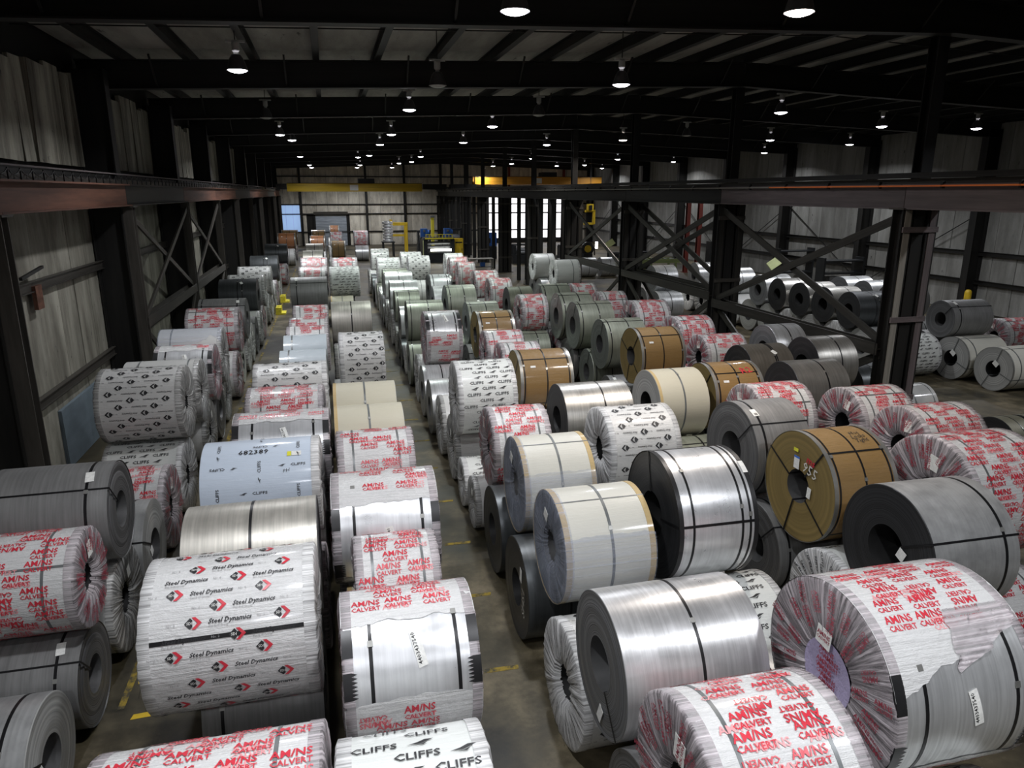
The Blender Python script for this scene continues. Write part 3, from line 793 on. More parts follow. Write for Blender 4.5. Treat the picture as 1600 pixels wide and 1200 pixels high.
def guard(R, W, s, t0, t1, mat='guard_black', teeth=0, ww=.09):
    """edge protector bent over the rim between two angles"""
    def make():
        n = 14; v = []; f = []
        for k in range(n + 1):
            th = math.radians(t0 + (t1 - t0) * k / n)
            tt = ww * (1.0 if not teeth else (1.0 if (k % 2) else .55))
            for x, r in ((W / 2 - tt, R + .007), (W / 2 + .008, R + .007), (W / 2 + .008, R - .07), (W / 2 + .004, R - .07), (W / 2 + .004, R + .003), (W / 2 - tt, R + .003)):
                v.append((s * x, -r * math.sin(th), r * math.cos(th)))
        for k in range(n):
            for j in range(6): f.append((k * 6 + j, k * 6 + (j + 1) % 6, (k + 1) * 6 + (j + 1) % 6, (k + 1) * 6 + j))
        f += [tuple(range(6))[::-1], tuple(n * 6 + j for j in range(6))]
        return mesh('edge_guard', v, f, mat)
    return cached(('guard', R, W, s, t0, t1, mat, teeth, ww), make)
def sticker(R, x, th, w, h, mat, rot=0, lift=.008):
    n = 6; q = np.array([(-w / 2 + w * a / n, -h / 2 + h * b_ / n) for a in range(n + 1) for b_ in range(n + 1)])
    f = [(a * (n + 1) + b_, (a + 1) * (n + 1) + b_, (a + 1) * (n + 1) + b_ + 1, a * (n + 1) + b_ + 1) for a in range(n) for b_ in range(n)]
    P = Print(); P.side((q, f), x, th, R, rot, 0, 1, lift); P.side((q, [t[::-1] for t in f]), x, th, R, rot, 0, 1, lift - .002); return P.mesh('tag', [mat])
def end_tag(W, s, y, z, w, h, mat, rot=0, lift=.03):
    c, q = math.cos(rot), math.sin(rot)
    pts = [(-w / 2, -h / 2), (w / 2, -h / 2), (w / 2, h / 2), (-w / 2, h / 2)]
    v = [(s * (W / 2 + lift + d), y + a * c - b_ * q, z + a * q + b_ * c) for d in (0, .003) for a, b_ in pts]
    return mesh('tag', v, CF, mat)
BARS = artmerge([poly([(-.06 + k * .012, -.02), (-.06 + k * .012 + .005, -.02), (-.06 + k * .012 + .005, .02), (-.06 + k * .012, .02)]) for k in range(11)])

NAMES = dict(amns='wrapped_coil', amsil='steel_coil', amsil2='steel_coil', amsil3='steel_coil', cliffs='wrapped_coil', sdi='wrapped_coil', sdib='wrapped_coil', bluewrap='wrapped_coil', kraft='kraft_paper_coil', kraftmark='kraft_paper_coil', kraftr='kraft_paper_coil',
             beige='paper_wrapped_coil', paper='paper_wrapped_coil', papergray='paper_wrapped_coil', bluepaper='paper_wrapped_coil', pbeige='paper_wrapped_coil', clear='wrapped_coil', film='wrapped_coil', white='paper_wrapped_coil')
ADJ = dict(amns='white red-lettered film-wrapped', amsil='silver half-unwrapped red-lettered', amsil3='silver part-unwrapped red-lettered', amsil2='huge half-unwrapped red-lettered silver', cliffs='white black-lettered wrapped', sdi='white red-logo wrapped', sdib='grey-white black-logo wrapped', bluewrap='pale blue printed',
           kraft='brown kraft-wrapped', kraftmark='brown kraft chalk-numbered', kraftr='kraft R2-marked', beige='plain beige paper-wrapped', paper='grey paper-wrapped torn-film', papergray='light grey paper-wrapped',
           bluepaper='pale blue-grey paper-wrapped', pbeige='cream paper kraft-edged', clear='film-shrouded grey', film='pale film-shrouded', white='white paper grey-faced', silver='bright silver single-strapped',
           steel='bare bright steel', dsilver='dull silver dark-faced', champ='champagne-grey bare steel', gray='matte grey bare steel', graybig='large pale grey dark-faced', dark='dark blue-grey bare', green='grey-green bare steel', dgreen='dark olive bare',
           brown='brownish grey bare', blackcoil='black-faced bare', ltgray='light grey bare', strapped='silver black-strapped', olive='narrow olive slit', black='black-faced dark')
BARE = dict(silver=('m_silver', 'f_steel'), steel=('m_steel', 'f_steel'), dsilver=('m_dsilver', 'f_dark'), champ=('m_champ', 'f_gray'), gray=('m_gray', 'f_gray'), graybig=('m_graybig', 'f_dark'), dark=('m_dark', 'f_dark'),
            green=('m_green', 'f_green'), dgreen=('m_dgreen', 'f_dark'), brown=('m_brown', 'f_dark'), blackcoil=('m_dark', 'f_dark'), ltgray=('m_graybig', 'f_pale'), strapped=('m_bright', 'f_dark'), olive=('m_olive', 'f_dark'), black=('m_dark', 'f_dark'))
PAPER = dict(beige=('paper_beige', 'f_pale'), paper=('paper_grey', 'f_gray'), papergray=('paper_grey', 'f_gray'), bluepaper=('paper_blue', 'f_pale'), white=('paper_cream', 'f_pale'))
def bucket(v, opts): return min(opts, key=lambda o: abs(o - v))
COIL_ID = 0
def coil(kind, x0, x1, y, z, R, label, group, faces=-1, yaw=0.0, detail=True, spin=None):
    """one coil with its parts; x0..x1 is its width, (y, z) its axis"""
    global COIL_ID
    COIL_ID += 1; g = random.Random(COIL_ID * 13 + 5); z0 = z - R; R = R - .014; z = z0 + .014 + R if z0 > .1 else R
    Rb = bucket(R, (.62, .72, .80)) if kind not in ('amsil2', 'kraftmark', 'graybig') else R
    Wb = bucket(x1 - x0, (.95, 1.1, 1.25, 1.45))
    W = Wb; sc = ((x1 - x0) / Wb, R / Rb, R / Rb); R_ = Rb
    rb = .27 * R_ / .72 if kind not in ('kraft', 'kraftmark', 'kraftr') else .25
    root = empty(NAMES.get(kind, 'steel_coil'), ((x0 + x1) / 2, y, z - R), (0, 0, math.radians(yaw)), None, sc)
    tag(root, label, 'coil', group)
    up = (0, 0, R_); sd = g.randrange(4)
    def P(name, me, rotx=0.0, par=None):
        o = ob(name, me, root, up, (rotx, 0, 0)) if par is None else ob(name, me, par, (0, 0, 0), (rotx - par.rotation_euler[0], 0, 0))
        if name == 'strap' and me.name.startswith('strap') and len(me.polygons) > 100 and kind not in ('amns', 'clear', 'film'):
            ob('strap_seal', SEAL(R_, me), o, (0, 0, 0), (.35 + .9 * g.random(), 0, 0))
        if 'lettering' in name or name in ('tag_print', 'label_print', 'marker_writing', 'chalk_number', 'marker_scrawl'): o['kind'] = 'stuff'
        return o
    sp = g.uniform(0, 6.28) if spin is None else spin
    if kind in ('amns', 'cliffs', 'sdi', 'sdib'):
        mo = {'amns': 'wrap_white', 'cliffs': 'wrap_cliff', 'sdi': 'wrap_white', 'sdib': 'wrap_grey'}[kind]
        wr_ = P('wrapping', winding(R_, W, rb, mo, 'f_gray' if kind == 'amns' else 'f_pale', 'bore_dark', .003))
        fm = {'amns': 'film_red', 'cliffs': 'film_white', 'sdi': 'film_white', 'sdib': 'film_clear' if faces > 0 else 'film_white'}[kind]
        ef = {s: P('end_film', end_film(R_, W, rb, s, fm, sd), sp) for s in (-1, 1)}
        P('lettering', letter_side(kind, R_, W, 11 + sd % 2), sp, wr_)
        P('end_lettering', letter_end(kind[:3] if kind == 'sdib' else kind, R_, W, rb, faces, 3), sp, ef[faces])
        if kind == 'sdi': P('strap', eye_strap(R_, W, rb, 1.12, .04, 'strap_black'))
        if kind == 'amns':
            for f_ in (-.3, .3): P('strap', ring(R_, W * f_, .03, 'strap_grey', .003))
            if sd % 2: P('strap', eye_strap(R_, W, rb, .25 + .2 * sd, .03, 'strap_grey'))
            P('tag', end_tag(W, faces, g.uniform(-.2, .2), R_ * .6, .16, .2, 'tag_white', g.uniform(-.3, .3)))
    elif kind in ('amsil', 'amsil2', 'amsil3'):
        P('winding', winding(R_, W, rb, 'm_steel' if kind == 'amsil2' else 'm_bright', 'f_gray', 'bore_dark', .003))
        a, b_ = ((18, 72), (16, 80), (26, 84), (14, 66))[sd] if kind == 'amsil' else ((52, 118) if kind == 'amsil2' else (44, 128))
        tw1 = P('torn_wrap', sheet(R_, W, -150, a, 'wrap_white', 5 + sd, .05, .004, 16 if kind == 'amsil2' else 0)); tw2 = P('torn_wrap', sheet(R_, W, b_, 150, 'wrap_white', 9 + sd))
        P('lettering', letter_side('amns', R_, W, 21, -150, a - (10 if kind == 'amsil2' else 7)), 0, tw1); P('lettering', letter_side('amns', R_, W, 22, b_ + 8, 145), 0, tw2)
        for f_ in (-.3, .34): P('strap', ring(R_, W * f_, .034, 'strap_black', .0035))
        ef = {}
        for s in (-1, 1):
            ef[s] = P('end_film', end_film(R_, W, rb, s, 'film_red', sd))
            P('edge_guard', guard(R_, W, s, a + 3, a + 24, 'guard_black')); P('edge_guard', guard(R_, W, s, b_ - 24, b_ - 4, 'guard_black', 1, .12))
        P('end_lettering', letter_end('amns', R_, W, rb, faces, 4), 0, ef[faces])
        tg = P('tag', sticker(R_, .06, math.radians((a + b_) / 2 - 6), .09, .3, 'tag_white', .25))
        pr = Print(); pr.side(text2d('4403437540', .052, .01), .045, math.radians((a + b_) / 2 - 6), R_, math.pi / 2 + .25, 0, 1, .0095); P('tag_print', pr.mesh('tag_print', ['ink_black']), 0, tg)
        if kind == 'amsil2':
            P('film_flap', flap(R_, a, .02, .62), 0, tw1)
            bc = P('bore_cover', cached('borec', lambda: lathe('bore_cover', [(.001, -W / 2 + .02), (rb * .6, -W / 2 + .012), (rb * .98, -W / 2 - .004)], 'film_bore', 40, 'X')))
            pr = Print()
            for k in range(7):
                pr.end(AMNS, faces, W, g.uniform(-.03, .03), 0, 0, 0, .72, .012)
                pr.v[-1] = pr.v[-1] + np.array([0, g.uniform(-.04, .04), -.18 + .06 * k])
            P('bore_lettering', pr.mesh('bore_lettering', ['ink_maroon']), 0, bc)
            el = P('end_label', end_tag(W, faces, .06, .33, .19, .17, 'tag_white', .1)); P('tag', end_tag(W, faces, -.32, -.28, .17, .13, 'tag_white', .35))
            pr = Print(); pr.end((AMNS[0] * .62, AMNS[1]), faces, W, 0, 0, 0, 0, 1, .036); pr.v[-1] = pr.v[-1] + np.array([0, .06, .33]); P('label_print', pr.mesh('label_print', ['ink_maroon']), 0, el)
    elif kind == 'bluewrap':
        wr_ = P('wrapping', winding(R_, W, rb, 'wrap_blue', 'f_pale', 'bore_dark', .003)); P('lettering', letter_side('bluewrap', R_, W, 1), 0, wr_)
        P('tag', sticker(R_, W / 2 - .27, math.radians(30), .12, .08, 'tag_white')); P('tag', sticker(R_, W / 2 - .36, math.radians(30), .05, .08, 'tag_yellow'))
        P('end_film', end_film(R_, W, rb, 1, 'film_white', sd))
    elif kind in ('kraft', 'kraftmark', 'kraftr'):
        P('wrapping', winding(R_, W, rb, 'kraft_rust' if (kind == 'kraft' and sd == 3) else 'kraft', 'f_kraft', 'bore_grey', .002))
        for s in (-1, 1):
            P('edge_ring', ring(R_, s * (W / 2 - .035), .07, 'edge_metal', .006)); P('strap', ring(R_, s * (W / 2 - .10), .03, 'strap_black'))
        P('strap', ring(R_, 0, .03, 'strap_black'))
        for th in (.62, 2.2, 3.4, 5.2): P('strap', eye_strap(R_, W, rb, th, .028, 'strap_black'))
        if kind == 'kraftr':
            pr = Print(); pr.side(text2d('R2', .24, .0), W * .22, .55, R_, .15); P('marker_writing', pr.mesh('marker_writing', ['ink_red']))
        if kind == 'kraftmark':
            pr = Print(); pr.end(text2d('955', .22, .004), -1, W, .40, math.radians(52), -math.radians(62), 0, 1, .012); P('chalk_number', pr.mesh('chalk_number', ['chalk']))
            pr = Print(); pr.end(text2d('ms', .16, .02), -1, W, .52, math.radians(62), -math.radians(70), 0, 1, .012); P('marker_scrawl', pr.mesh('marker_scrawl', ['ink_red']))
            pr = Print(); pr.side(text2d('Hot\nLocks\nTight', .11, 0, .3), W * .2, .28, R_, .1); P('marker_writing', pr.mesh('marker_writing', ['ink_black']))
            P('tag', end_tag(W, -1, .10, .53, .10, .05, 'tag_yellow', 0, .012)); P('tag', end_tag(W, -1, .06, .34, .12, .17, 'tag_white', 0, .012)); P('tag', end_tag(W, -1, .06, .43, .12, .03, 'tag_blue', 0, .014)); P('tag', end_tag(W, -1, -.27, 0, .08, .16, 'tag_white', .1, .012))
        else:
            P('tag', sticker(R_, -W * .25, .9, .12, .05, 'tag_white'))
    elif kind in PAPER:
        mo, mf = PAPER[kind]
        P('wrapping', winding(R_, W, rb, mo, mf, 'bore_dark', .003))
        P('strap', ring(R_, 0 if kind == 'beige' else -W * .3, .035, 'strap_grey'))
        if kind == 'beige': P('edge_band', ring(R_, -W / 2 + .04, .06, 'kraft_edge', .003))
        if kind == 'paper': P('torn_wrap', sheet(R_, W, -20, 62, 'film_thin', 3, .25, .012)); P('end_film', end_film(R_, W, rb, faces, 'film_clear', sd))
        if kind == 'papergray': P('strap', ring(R_, W * .36, .03, 'strap_grey')); P('end_film', end_film(R_, W, rb, faces, 'film_clear', sd))
        if kind == 'white':
            for th in (.3, 1.9, 3.6): P('strap', eye_strap(R_, W, rb, th, .025, 'strap_grey'))
            P('edge_ring', ring(R_, -W / 2 + .03, .06, 'edge_metal', .005)); P('tag', end_tag(W, -1, -.1, .2, .2, .16, 'tag_white', .6))
    elif kind == 'pbeige':
        P('wrapping', winding(R_, W, rb, 'paper_cream', 'f_bluegrey', 'bore_grey', .004))
        for s in (-1, 1): P('edge_band', ring(R_, s * (W / 2 - .035), .07, 'kraft_edge', .004))
        P('strap', ring(R_, .02, .034, 'strap_grey', .005)); P('film_skirt', sheet(R_, W, 58, 130, 'film_thin', 4, .05, .01))
        P('end_film', end_film(R_, W, rb, -1, 'film_thin', sd)); P('tag', end_tag(W, -1, .05, .42, .14, .14, 'tag_white', .4))
        P('strap', eye_strap(R_, W, rb, .32, .016, 'strap_grey'))
    elif kind in ('clear', 'film'):
        P('wrapping', winding(R_, W, rb, 'wrap_grey', 'f_gray' if kind == 'clear' else 'f_pale', 'bore_dark', .003))
        for s in (-1, 1): P('end_film', end_film(R_, W, rb, s, 'film_clear' if kind == 'clear' else 'film_white', sd), sp)
        P('strap', ring(R_, W * .2, .03, 'strap_grey')); P('tag', end_tag(W, faces, g.uniform(-.2, .2), R_ * .5, .12, .16, 'tag_white', .2))
    else:
        mo, mf = BARE[kind]
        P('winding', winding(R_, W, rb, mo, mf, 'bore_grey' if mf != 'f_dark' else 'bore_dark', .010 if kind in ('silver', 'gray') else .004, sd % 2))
        if kind == 'strapped':
            for f_ in (-.32, .30, .40): P('strap', ring(R_, W * f_, .03, 'strap_black'))
            for s in (-1, 1): P('edge_guard', ring(R_, s * (W / 2 - .028), .06, 'guard_black', .007))
            for th in (-.25, 1.35, 3.2): P('strap', eye_strap(R_, W, rb, th, .032, 'strap_black'))
            P('tag', sticker(R_, W / 2 - .03, .5, .07, .18, 'tag_white'))
        elif kind == 'silver':
            P('strap', ring(R_, .05, .03, 'strap_black')); P('strap', eye_strap(R_, W, rb, 2.35, .028, 'strap_black')); P('tag', end_tag(W, -1, -.1, -.5, .1, .2, 'tag_white', .4, .006))
        elif kind in ('gray', 'ltgray', 'graybig'):
            P('strap', ring(R_, W * .33 * (1 if faces > 0 or kind == 'graybig' else -1), .034, 'strap_black'))
            if kind == 'gray':
                if faces > 0: P('strap', ring(R_, -W * .42, .03, 'strap_black'))
                P('strap', eye_strap(R_, W, rb, .75, .022, 'strap_black')); P('tag', sticker(R_, faces * W * .34, .45, .10, .16, 'tag_white', .1))
            else: P('strap', eye_strap(R_, W, rb, 1.05, .026, 'strap_black')); P('tag', end_tag(W, faces, -.27, .05, .12, .14, 'tag_white', .4, .006))
        else:
            P('strap', ring(R_, 0 if kind not in ('dsilver', 'brown', 'green') else W * .08, .032, 'strap_black'))
            if kind == 'green': P('strap', ring(R_, -W * .40, .03, 'strap_black')); P('strap', eye_strap(R_, W, rb, .35, .026, 'strap_black'))
            if kind in ('dark', 'brown'): P('strap', ring(R_, W * .12, .03, 'strap_black')); P('tag', sticker(R_, W * .1, .6, .1, .14, 'tag_white', .5))
            if kind == 'blackcoil':
                pr = Print(); pr.end(text2d('SHS1', .2, 0, .2), -1, W, 0, 0, math.pi / 2, 0, 1, .01); pr.v[-1] = pr.v[-1] + np.array([0, -.45, 0]); P('chalk_number', pr.mesh('chalk_number', ['chalk'])); P('tag', end_tag(W, -1, -.3, .35, .1, .2, 'tag_white', .1, .006))
    return root

COILS = [
('A',0,'ltgray',-4.44,-3.06,7.02,0.66,0.66),('A',0,'gray',-4.45,-3.05,8.45,0.62,0.62),('A',0,'clear',-4.45,-3.05,9.98,0.74,0.74),('A',0,'ltgray',-4.49,-3,11.5,0.76,0.76),('A',0,'amns',-4.49,-3.04,13.06,0.76,0.76),
('A',0,'cliffs',-4.41,-3.02,14.62,0.76,0.76),('A',0,'clear',-4.38,-3.02,17.55,0.74,0.74),('A',0,'gray',-4.45,-3.01,19.2,0.74,0.74),('A',0,'clear',-4.55,-3.05,20.74,0.74,0.74),('A',0,'amns',-4.34,-2.99,23.17,0.74,0.74),
('A',0,'ltgray',-4.44,-3.05,24.97,0.74,0.74),('A',0,'clear',-4.57,-3.05,26.77,0.74,0.74),('A',0,'clear',-4.49,-3.05,28.26,0.74,0.74),('A',0,'gray',-4.48,-3.02,29.76,0.74,0.74),('A',0,'clear',-4.36,-2.98,31.26,0.74,0.74),
('A',0,'amns',-4.5,-3.01,32.82,0.74,0.74),('A',0,'ltgray',-4.52,-3.06,34.39,0.74,0.74),('A',0,'clear',-4.39,-3.03,36.64,0.74,0.74),('A',0,'clear',-4.36,-3.02,38.12,0.74,0.74),('A',0,'gray',-4.55,-3.03,39.61,0.74,0.74),
('A',0,'clear',-4.59,-3.04,41.1,0.74,0.74),('A',0,'amns',-4.47,-3.04,42.58,0.74,0.74),('A',0,'ltgray',-4.48,-3.05,44.06,0.74,0.74),('A',0,'clear',-4.57,-3.03,45.78,0.74,0.74),('A',0,'amns',-4.56,-3.01,52.66,0.74,0.74),
('A',0,'ltgray',-4.37,-3.02,54.14,0.74,0.74),('A',0,'clear',-4.5,-3.01,66.68,0.74,0.74),('A',0,'gray',-4.35,-3,68.16,0.74,0.74),('A',0,'amns',-4.6,-3.06,72.44,0.74,0.74),('A',0,'ltgray',-4.57,-3.05,73.92,0.74,0.74),
('A',1,'amns',-4.48,-2.98,8.55,1.836,0.6),('A',1,'gray',-4.4,-2.9,9.81,2.13,0.66),('A',1,'sdib',-4.37,-2.9,14.7,2.238,0.72),('A',1,'papergray',-4.46,-2.96,16.71,1.929,0.72),('A',1,'amsil',-4.18,-2.9,18.4,1.937,0.7),
('A',1,'paper',-4.4,-2.9,20,2.022,0.74),('A',1,'amns',-4.43,-2.93,23.91,1.999,0.72),('A',1,'gray',-4.4,-2.9,26.03,1.999,0.72),('A',1,'dark',-4.55,-3.05,32,1.999,0.72),('A',1,'sdib',-4.4,-2.9,33.65,1.999,0.72),
('A',1,'sdib',-4.4,-2.9,37.38,1.999,0.72),('A',1,'dark',-4.4,-2.9,43.32,2.022,0.74),('A',1,'dark',-4.4,-2.9,53.4,2.022,0.74),('A',1,'kraft',-4.4,-2.9,67.42,2.022,0.74),('A',1,'kraft',-4.4,-2.9,73.18,2.022,0.74),
('B',0,'gray',-1.59,-0.36,3.35,0.74,0.74),('B',0,'gray',-1.59,-0.32,5.42,0.74,0.74),('B',0,'gray',-1.59,-0.35,7.49,0.74,0.74),('B',0,'amns',-1.68,-0.33,9.38,0.74,0.74),('B',0,'steel',-1.64,-0.33,11.33,0.74,0.74),
('B',0,'clear',-1.52,-0.3,13.11,0.74,0.74),('B',0,'gray',-1.63,-0.37,15.03,0.74,0.74),('B',0,'gray',-1.63,-0.3,16.88,0.74,0.74),('B',0,'amns',-1.63,-0.33,18.55,0.72,0.72),('B',0,'steel',-1.65,-0.32,19.99,0.72,0.72),
('B',0,'clear',-1.64,-0.37,21.45,0.74,0.74),('B',0,'gray',-1.53,-0.3,23.01,0.74,0.74),('B',0,'gray',-1.55,-0.34,24.51,0.74,0.74),('B',0,'gray',-1.58,-0.36,30.95,0.74,0.74),('B',0,'gray',-1.58,-0.36,32.43,0.74,0.74),
('B',0,'steel',-1.51,-0.31,35.91,0.74,0.74),('B',0,'clear',-1.54,-0.33,37.39,0.74,0.74),('B',0,'gray',-1.74,-0.35,41.1,0.74,0.74),('B',0,'amns',-1.64,-0.37,42.58,0.74,0.74),('B',0,'clear',-1.61,-0.35,46.36,0.74,0.74),
('B',0,'gray',-1.56,-0.34,47.84,0.74,0.74),('B',0,'steel',-1.76,-0.37,53.06,0.74,0.74),('B',0,'clear',-1.75,-0.36,54.54,0.74,0.74),('B',0,'clear',-1.57,-0.36,62.81,0.74,0.74),('B',0,'gray',-1.74,-0.35,64.29,0.74,0.74),
('B',0,'gray',-1.51,-0.3,72.78,0.74,0.74),('B',0,'gray',-1.62,-0.31,74.26,0.74,0.74),('B',1,'amns',-1.77,-0.27,4.32,1.834,0.72),('B',1,'sdi',-1.86,-0.36,6.77,2.031,0.74),('B',1,'champ',-1.8,-0.34,8.22,1.985,0.7),
('B',1,'bluewrap',-1.95,-0.35,10.54,1.965,0.72),('B',1,'amsil',-1.71,-0.21,12.13,1.941,0.7),('B',1,'amns',-1.71,-0.31,14.08,1.85,0.72),('B',1,'sdib',-1.75,-0.25,15.98,1.893,0.72),
('B',1,'bluepaper',-1.34,-0.24,17.77,1.853,0.66),('B',1,'bluepaper',-1.33,-0.23,19.33,1.93,0.66),('B',1,'amns',-1.31,-0.21,20.65,1.93,0.66),('B',1,'amns',-1.31,-0.21,22.25,1.914,0.66),
('B',1,'amns',-1.26,-0.21,23.77,1.999,0.72),('B',1,'gray',-1.7,-0.21,31.69,2.022,0.74),('B',1,'amns',-1.53,-0.21,36.65,1.999,0.72),('B',1,'amns',-1.61,-0.21,41.84,1.999,0.72),('B',1,'champ',-1.65,-0.45,47.1,1.999,0.72),
('B',1,'champ',-1.65,-0.45,53.8,1.999,0.72),('B',1,'kraft',-1.58,-0.38,63.55,1.999,0.72),('B',1,'kraft',-1.65,-0.35,73.52,1.999,0.72),('C',0,'gray',-0.07,1.04,2.6,0.72,0.72),('C',0,'steel',-0.11,1.02,5.05,0.74,0.74),
('C',0,'gray',-0.11,0.91,6.74,0.71,0.71),('C',0,'beige',-0.07,0.98,8.17,0.71,0.71),('C',0,'clear',-0.14,1,9.87,0.74,0.74),('C',0,'steel',-0.09,1.06,11.56,0.7,0.7),('C',0,'gray',-0.11,0.94,12.97,0.7,0.7),
('C',0,'beige',-0.11,0.93,14.41,0.74,0.74),('C',0,'clear',-0.14,0.92,17.27,0.74,0.74),('C',0,'steel',-0.11,0.98,18.75,0.74,0.74),('C',0,'clear',-0.06,0.96,23.59,0.74,0.74),('C',0,'steel',-0.1,0.98,25.07,0.74,0.74),
('C',0,'beige',-0.12,0.94,35.12,0.74,0.74),('C',0,'clear',-0.08,1.03,36.6,0.74,0.74),('C',0,'gray',-0.09,1.09,40.72,0.74,0.74),('C',0,'beige',-0.11,0.97,42.2,0.74,0.74),('C',0,'clear',-0.12,1.04,55.63,0.74,0.74),
('C',0,'steel',-0.06,1.04,57.11,0.74,0.74),('C',0,'clear',-0.08,0.96,68.7,0.74,0.74),('C',0,'steel',-0.14,1,70.18,0.74,0.74),('C',0,'clear',-0.11,1.07,81.65,0.74,0.74),('C',0,'steel',-0.12,1.02,83.13,0.74,0.74),
('C',1,'cliffs',-0.17,0.83,4.07,1.823,0.72),('C',1,'amsil',-0.11,1.07,6.02,1.905,0.68),('C',1,'amns',0.05,0.95,7.45,1.84,0.62),('C',1,'amsil3',-0.17,1.13,8.88,1.957,0.72),('C',1,'amns',-0.08,1.06,10.86,1.91,0.7),
('C',1,'beige',-0.12,1.06,12.26,1.918,0.7),('C',1,'beige',-0.12,1.06,13.67,1.967,0.7),('C',1,'sdib',0.08,1.13,18.01,2.068,0.78),('C',1,'champ',-0.1,1.2,24.33,1.999,0.72),('C',1,'cliffs',-0.1,1.28,35.86,2.022,0.74),
('C',1,'amns',0.08,1.41,41.46,1.999,0.72),('C',1,'kraft',0.08,1.13,56.37,1.999,0.72),('C',1,'amns',0.08,1.13,69.44,1.999,0.72),('C',1,'kraft',0.08,1.08,82.39,2.014,0.74),('D',0,'sdib',2.28,3.39,3.1,0.72,0.72),
('D',0,'gray',2.29,3.45,4.62,0.74,0.74),('D',0,'sdib',2.3,3.47,6.77,0.74,0.74),('D',0,'blackcoil',2.29,3.49,8.91,0.74,0.74),('D',0,'dark',2.35,3.54,10.79,0.74,0.74),('D',0,'clear',2.34,3.56,12.45,0.51,0.51),
('D',0,'cliffs',2.32,3.56,13.48,0.51,0.51),('D',0,'clear',2.36,3.51,14.96,0.74,0.74),('D',0,'clear',2.33,3.53,16.58,0.74,0.74),('D',0,'steel',2.29,3.38,18.19,0.74,0.74),('D',0,'steel',2.3,3.36,19.81,0.74,0.74),
('D',0,'clear',2.34,3.49,21.29,0.74,0.74),('D',0,'green',2.29,3.4,23.33,0.74,0.74),('D',0,'sdib',2.34,3.58,24.81,0.53,0.53),('D',0,'blackcoil',2.29,3.45,25.88,0.53,0.53),('D',0,'dark',2.32,3.52,27.36,0.54,0.54),
('D',0,'clear',2.34,3.54,28.45,0.54,0.54),('D',0,'cliffs',2.32,3.38,30.16,0.74,0.74),('D',0,'clear',2.33,3.52,31.87,0.74,0.74),('D',0,'clear',2.36,3.51,33.78,0.71,0.71),('D',0,'steel',2.31,3.43,35.2,0.71,0.71),
('D',0,'steel',2.31,3.39,36.63,0.71,0.71),('D',0,'clear',2.35,3.44,38.12,0.74,0.74),('D',0,'green',2.32,3.49,39.62,0.74,0.74),('D',0,'sdib',2.36,3.55,41.1,0.74,0.74),('D',0,'blackcoil',2.28,3.46,42.89,0.74,0.74),
('D',0,'dark',2.33,3.42,44.68,0.74,0.74),('D',0,'clear',2.29,3.34,46.47,0.74,0.74),('D',0,'cliffs',2.33,3.5,47.95,0.72,0.72),('D',0,'steel',2.3,3.51,69.77,0.73,0.73),('D',0,'clear',2.36,3.55,71.25,0.74,0.74),
('D',1,'amns',2.2,3.35,3.84,1.973,0.72),('D',1,'silver',2.26,3.68,5.6,1.811,0.71),('D',1,'pbeige',2.47,3.62,7.94,1.848,0.73),('D',1,'pbeige',2.5,3.58,9.87,1.899,0.74),('D',1,'amns',2.48,3.48,11.71,1.86,0.71),
('D',1,'cliffs',2.32,3.5,14.22,2.068,0.78),('D',1,'amsil',2.5,3.5,20.55,2.091,0.8),('D',1,'green',2.34,3.56,24.07,1.991,0.72),('D',1,'steel',2.33,3.47,26.62,1.485,0.66),('D',1,'green',2.38,3.38,29.19,1.749,0.66),
('D',1,'steel',2.35,3.55,31.13,1.928,0.66),('D',1,'steel',2.4,3.7,34.52,1.916,0.68),('D',1,'green',2.41,3.61,35.89,1.916,0.68),('D',1,'cliffs',2.45,3.65,40.36,2.022,0.74),('D',1,'sdib',2.5,3.6,47.21,2.014,0.74),
('D',1,'amns',2.24,3.54,70.51,2.014,0.74),('E',0,'cliffs',4.07,5.19,3.7,0.74,0.74),('E',0,'steel',4.07,5.2,5.55,0.78,0.78),('E',0,'cliffs',4.03,5.19,7.19,0.74,0.74),('E',0,'cliffs',4.01,5.09,8.67,0.72,0.72),
('E',0,'gray',4.07,5.25,10.12,0.73,0.73),('E',0,'green',4.07,5.27,11.77,0.74,0.74),('E',0,'amns',4.04,5.11,13.41,0.73,0.73),('E',0,'clear',4.04,5.23,14.87,0.73,0.73),('E',0,'green',4.02,5.17,16.67,0.74,0.74),
('E',0,'sdib',4.05,5.16,18.38,0.69,0.69),('E',0,'cliffs',4.03,5.19,19.76,0.51,0.51),('E',0,'cliffs',4.06,5.17,20.79,0.51,0.51),('E',0,'gray',4.06,5.17,22.4,0.74,0.74),('E',0,'green',4.04,5.18,24.01,0.74,0.74),
('E',0,'amns',4.05,5.17,25.8,0.74,0.74),('E',0,'clear',4.05,5.29,27.28,0.66,0.66),('E',0,'green',4.04,5.22,28.61,0.66,0.66),('E',0,'sdib',4.07,5.15,30.56,0.74,0.74),('E',0,'cliffs',4.05,5.18,32.51,0.74,0.74),
('E',0,'clear',4.02,5.14,40.56,0.74,0.74),('E',0,'green',4.07,5.22,42.04,0.64,0.64),('E',0,'sdib',4.05,5.14,43.33,0.65,0.65),('E',0,'cliffs',4.02,5.11,44.81,0.74,0.74),('E',1,'amsil2',4.01,5.36,4.6,2.107,0.85),
('E',1,'strapped',3.87,4.92,7.93,2.128,0.84),('E',1,'sdib',4.23,5.45,10.86,1.97,0.72),('E',1,'dsilver',4.06,5.42,12.67,1.951,0.7),('E',1,'kraft',3.95,5.19,15.61,1.982,0.72),('E',1,'amns',4.08,5.1,17.73,1.827,0.62),
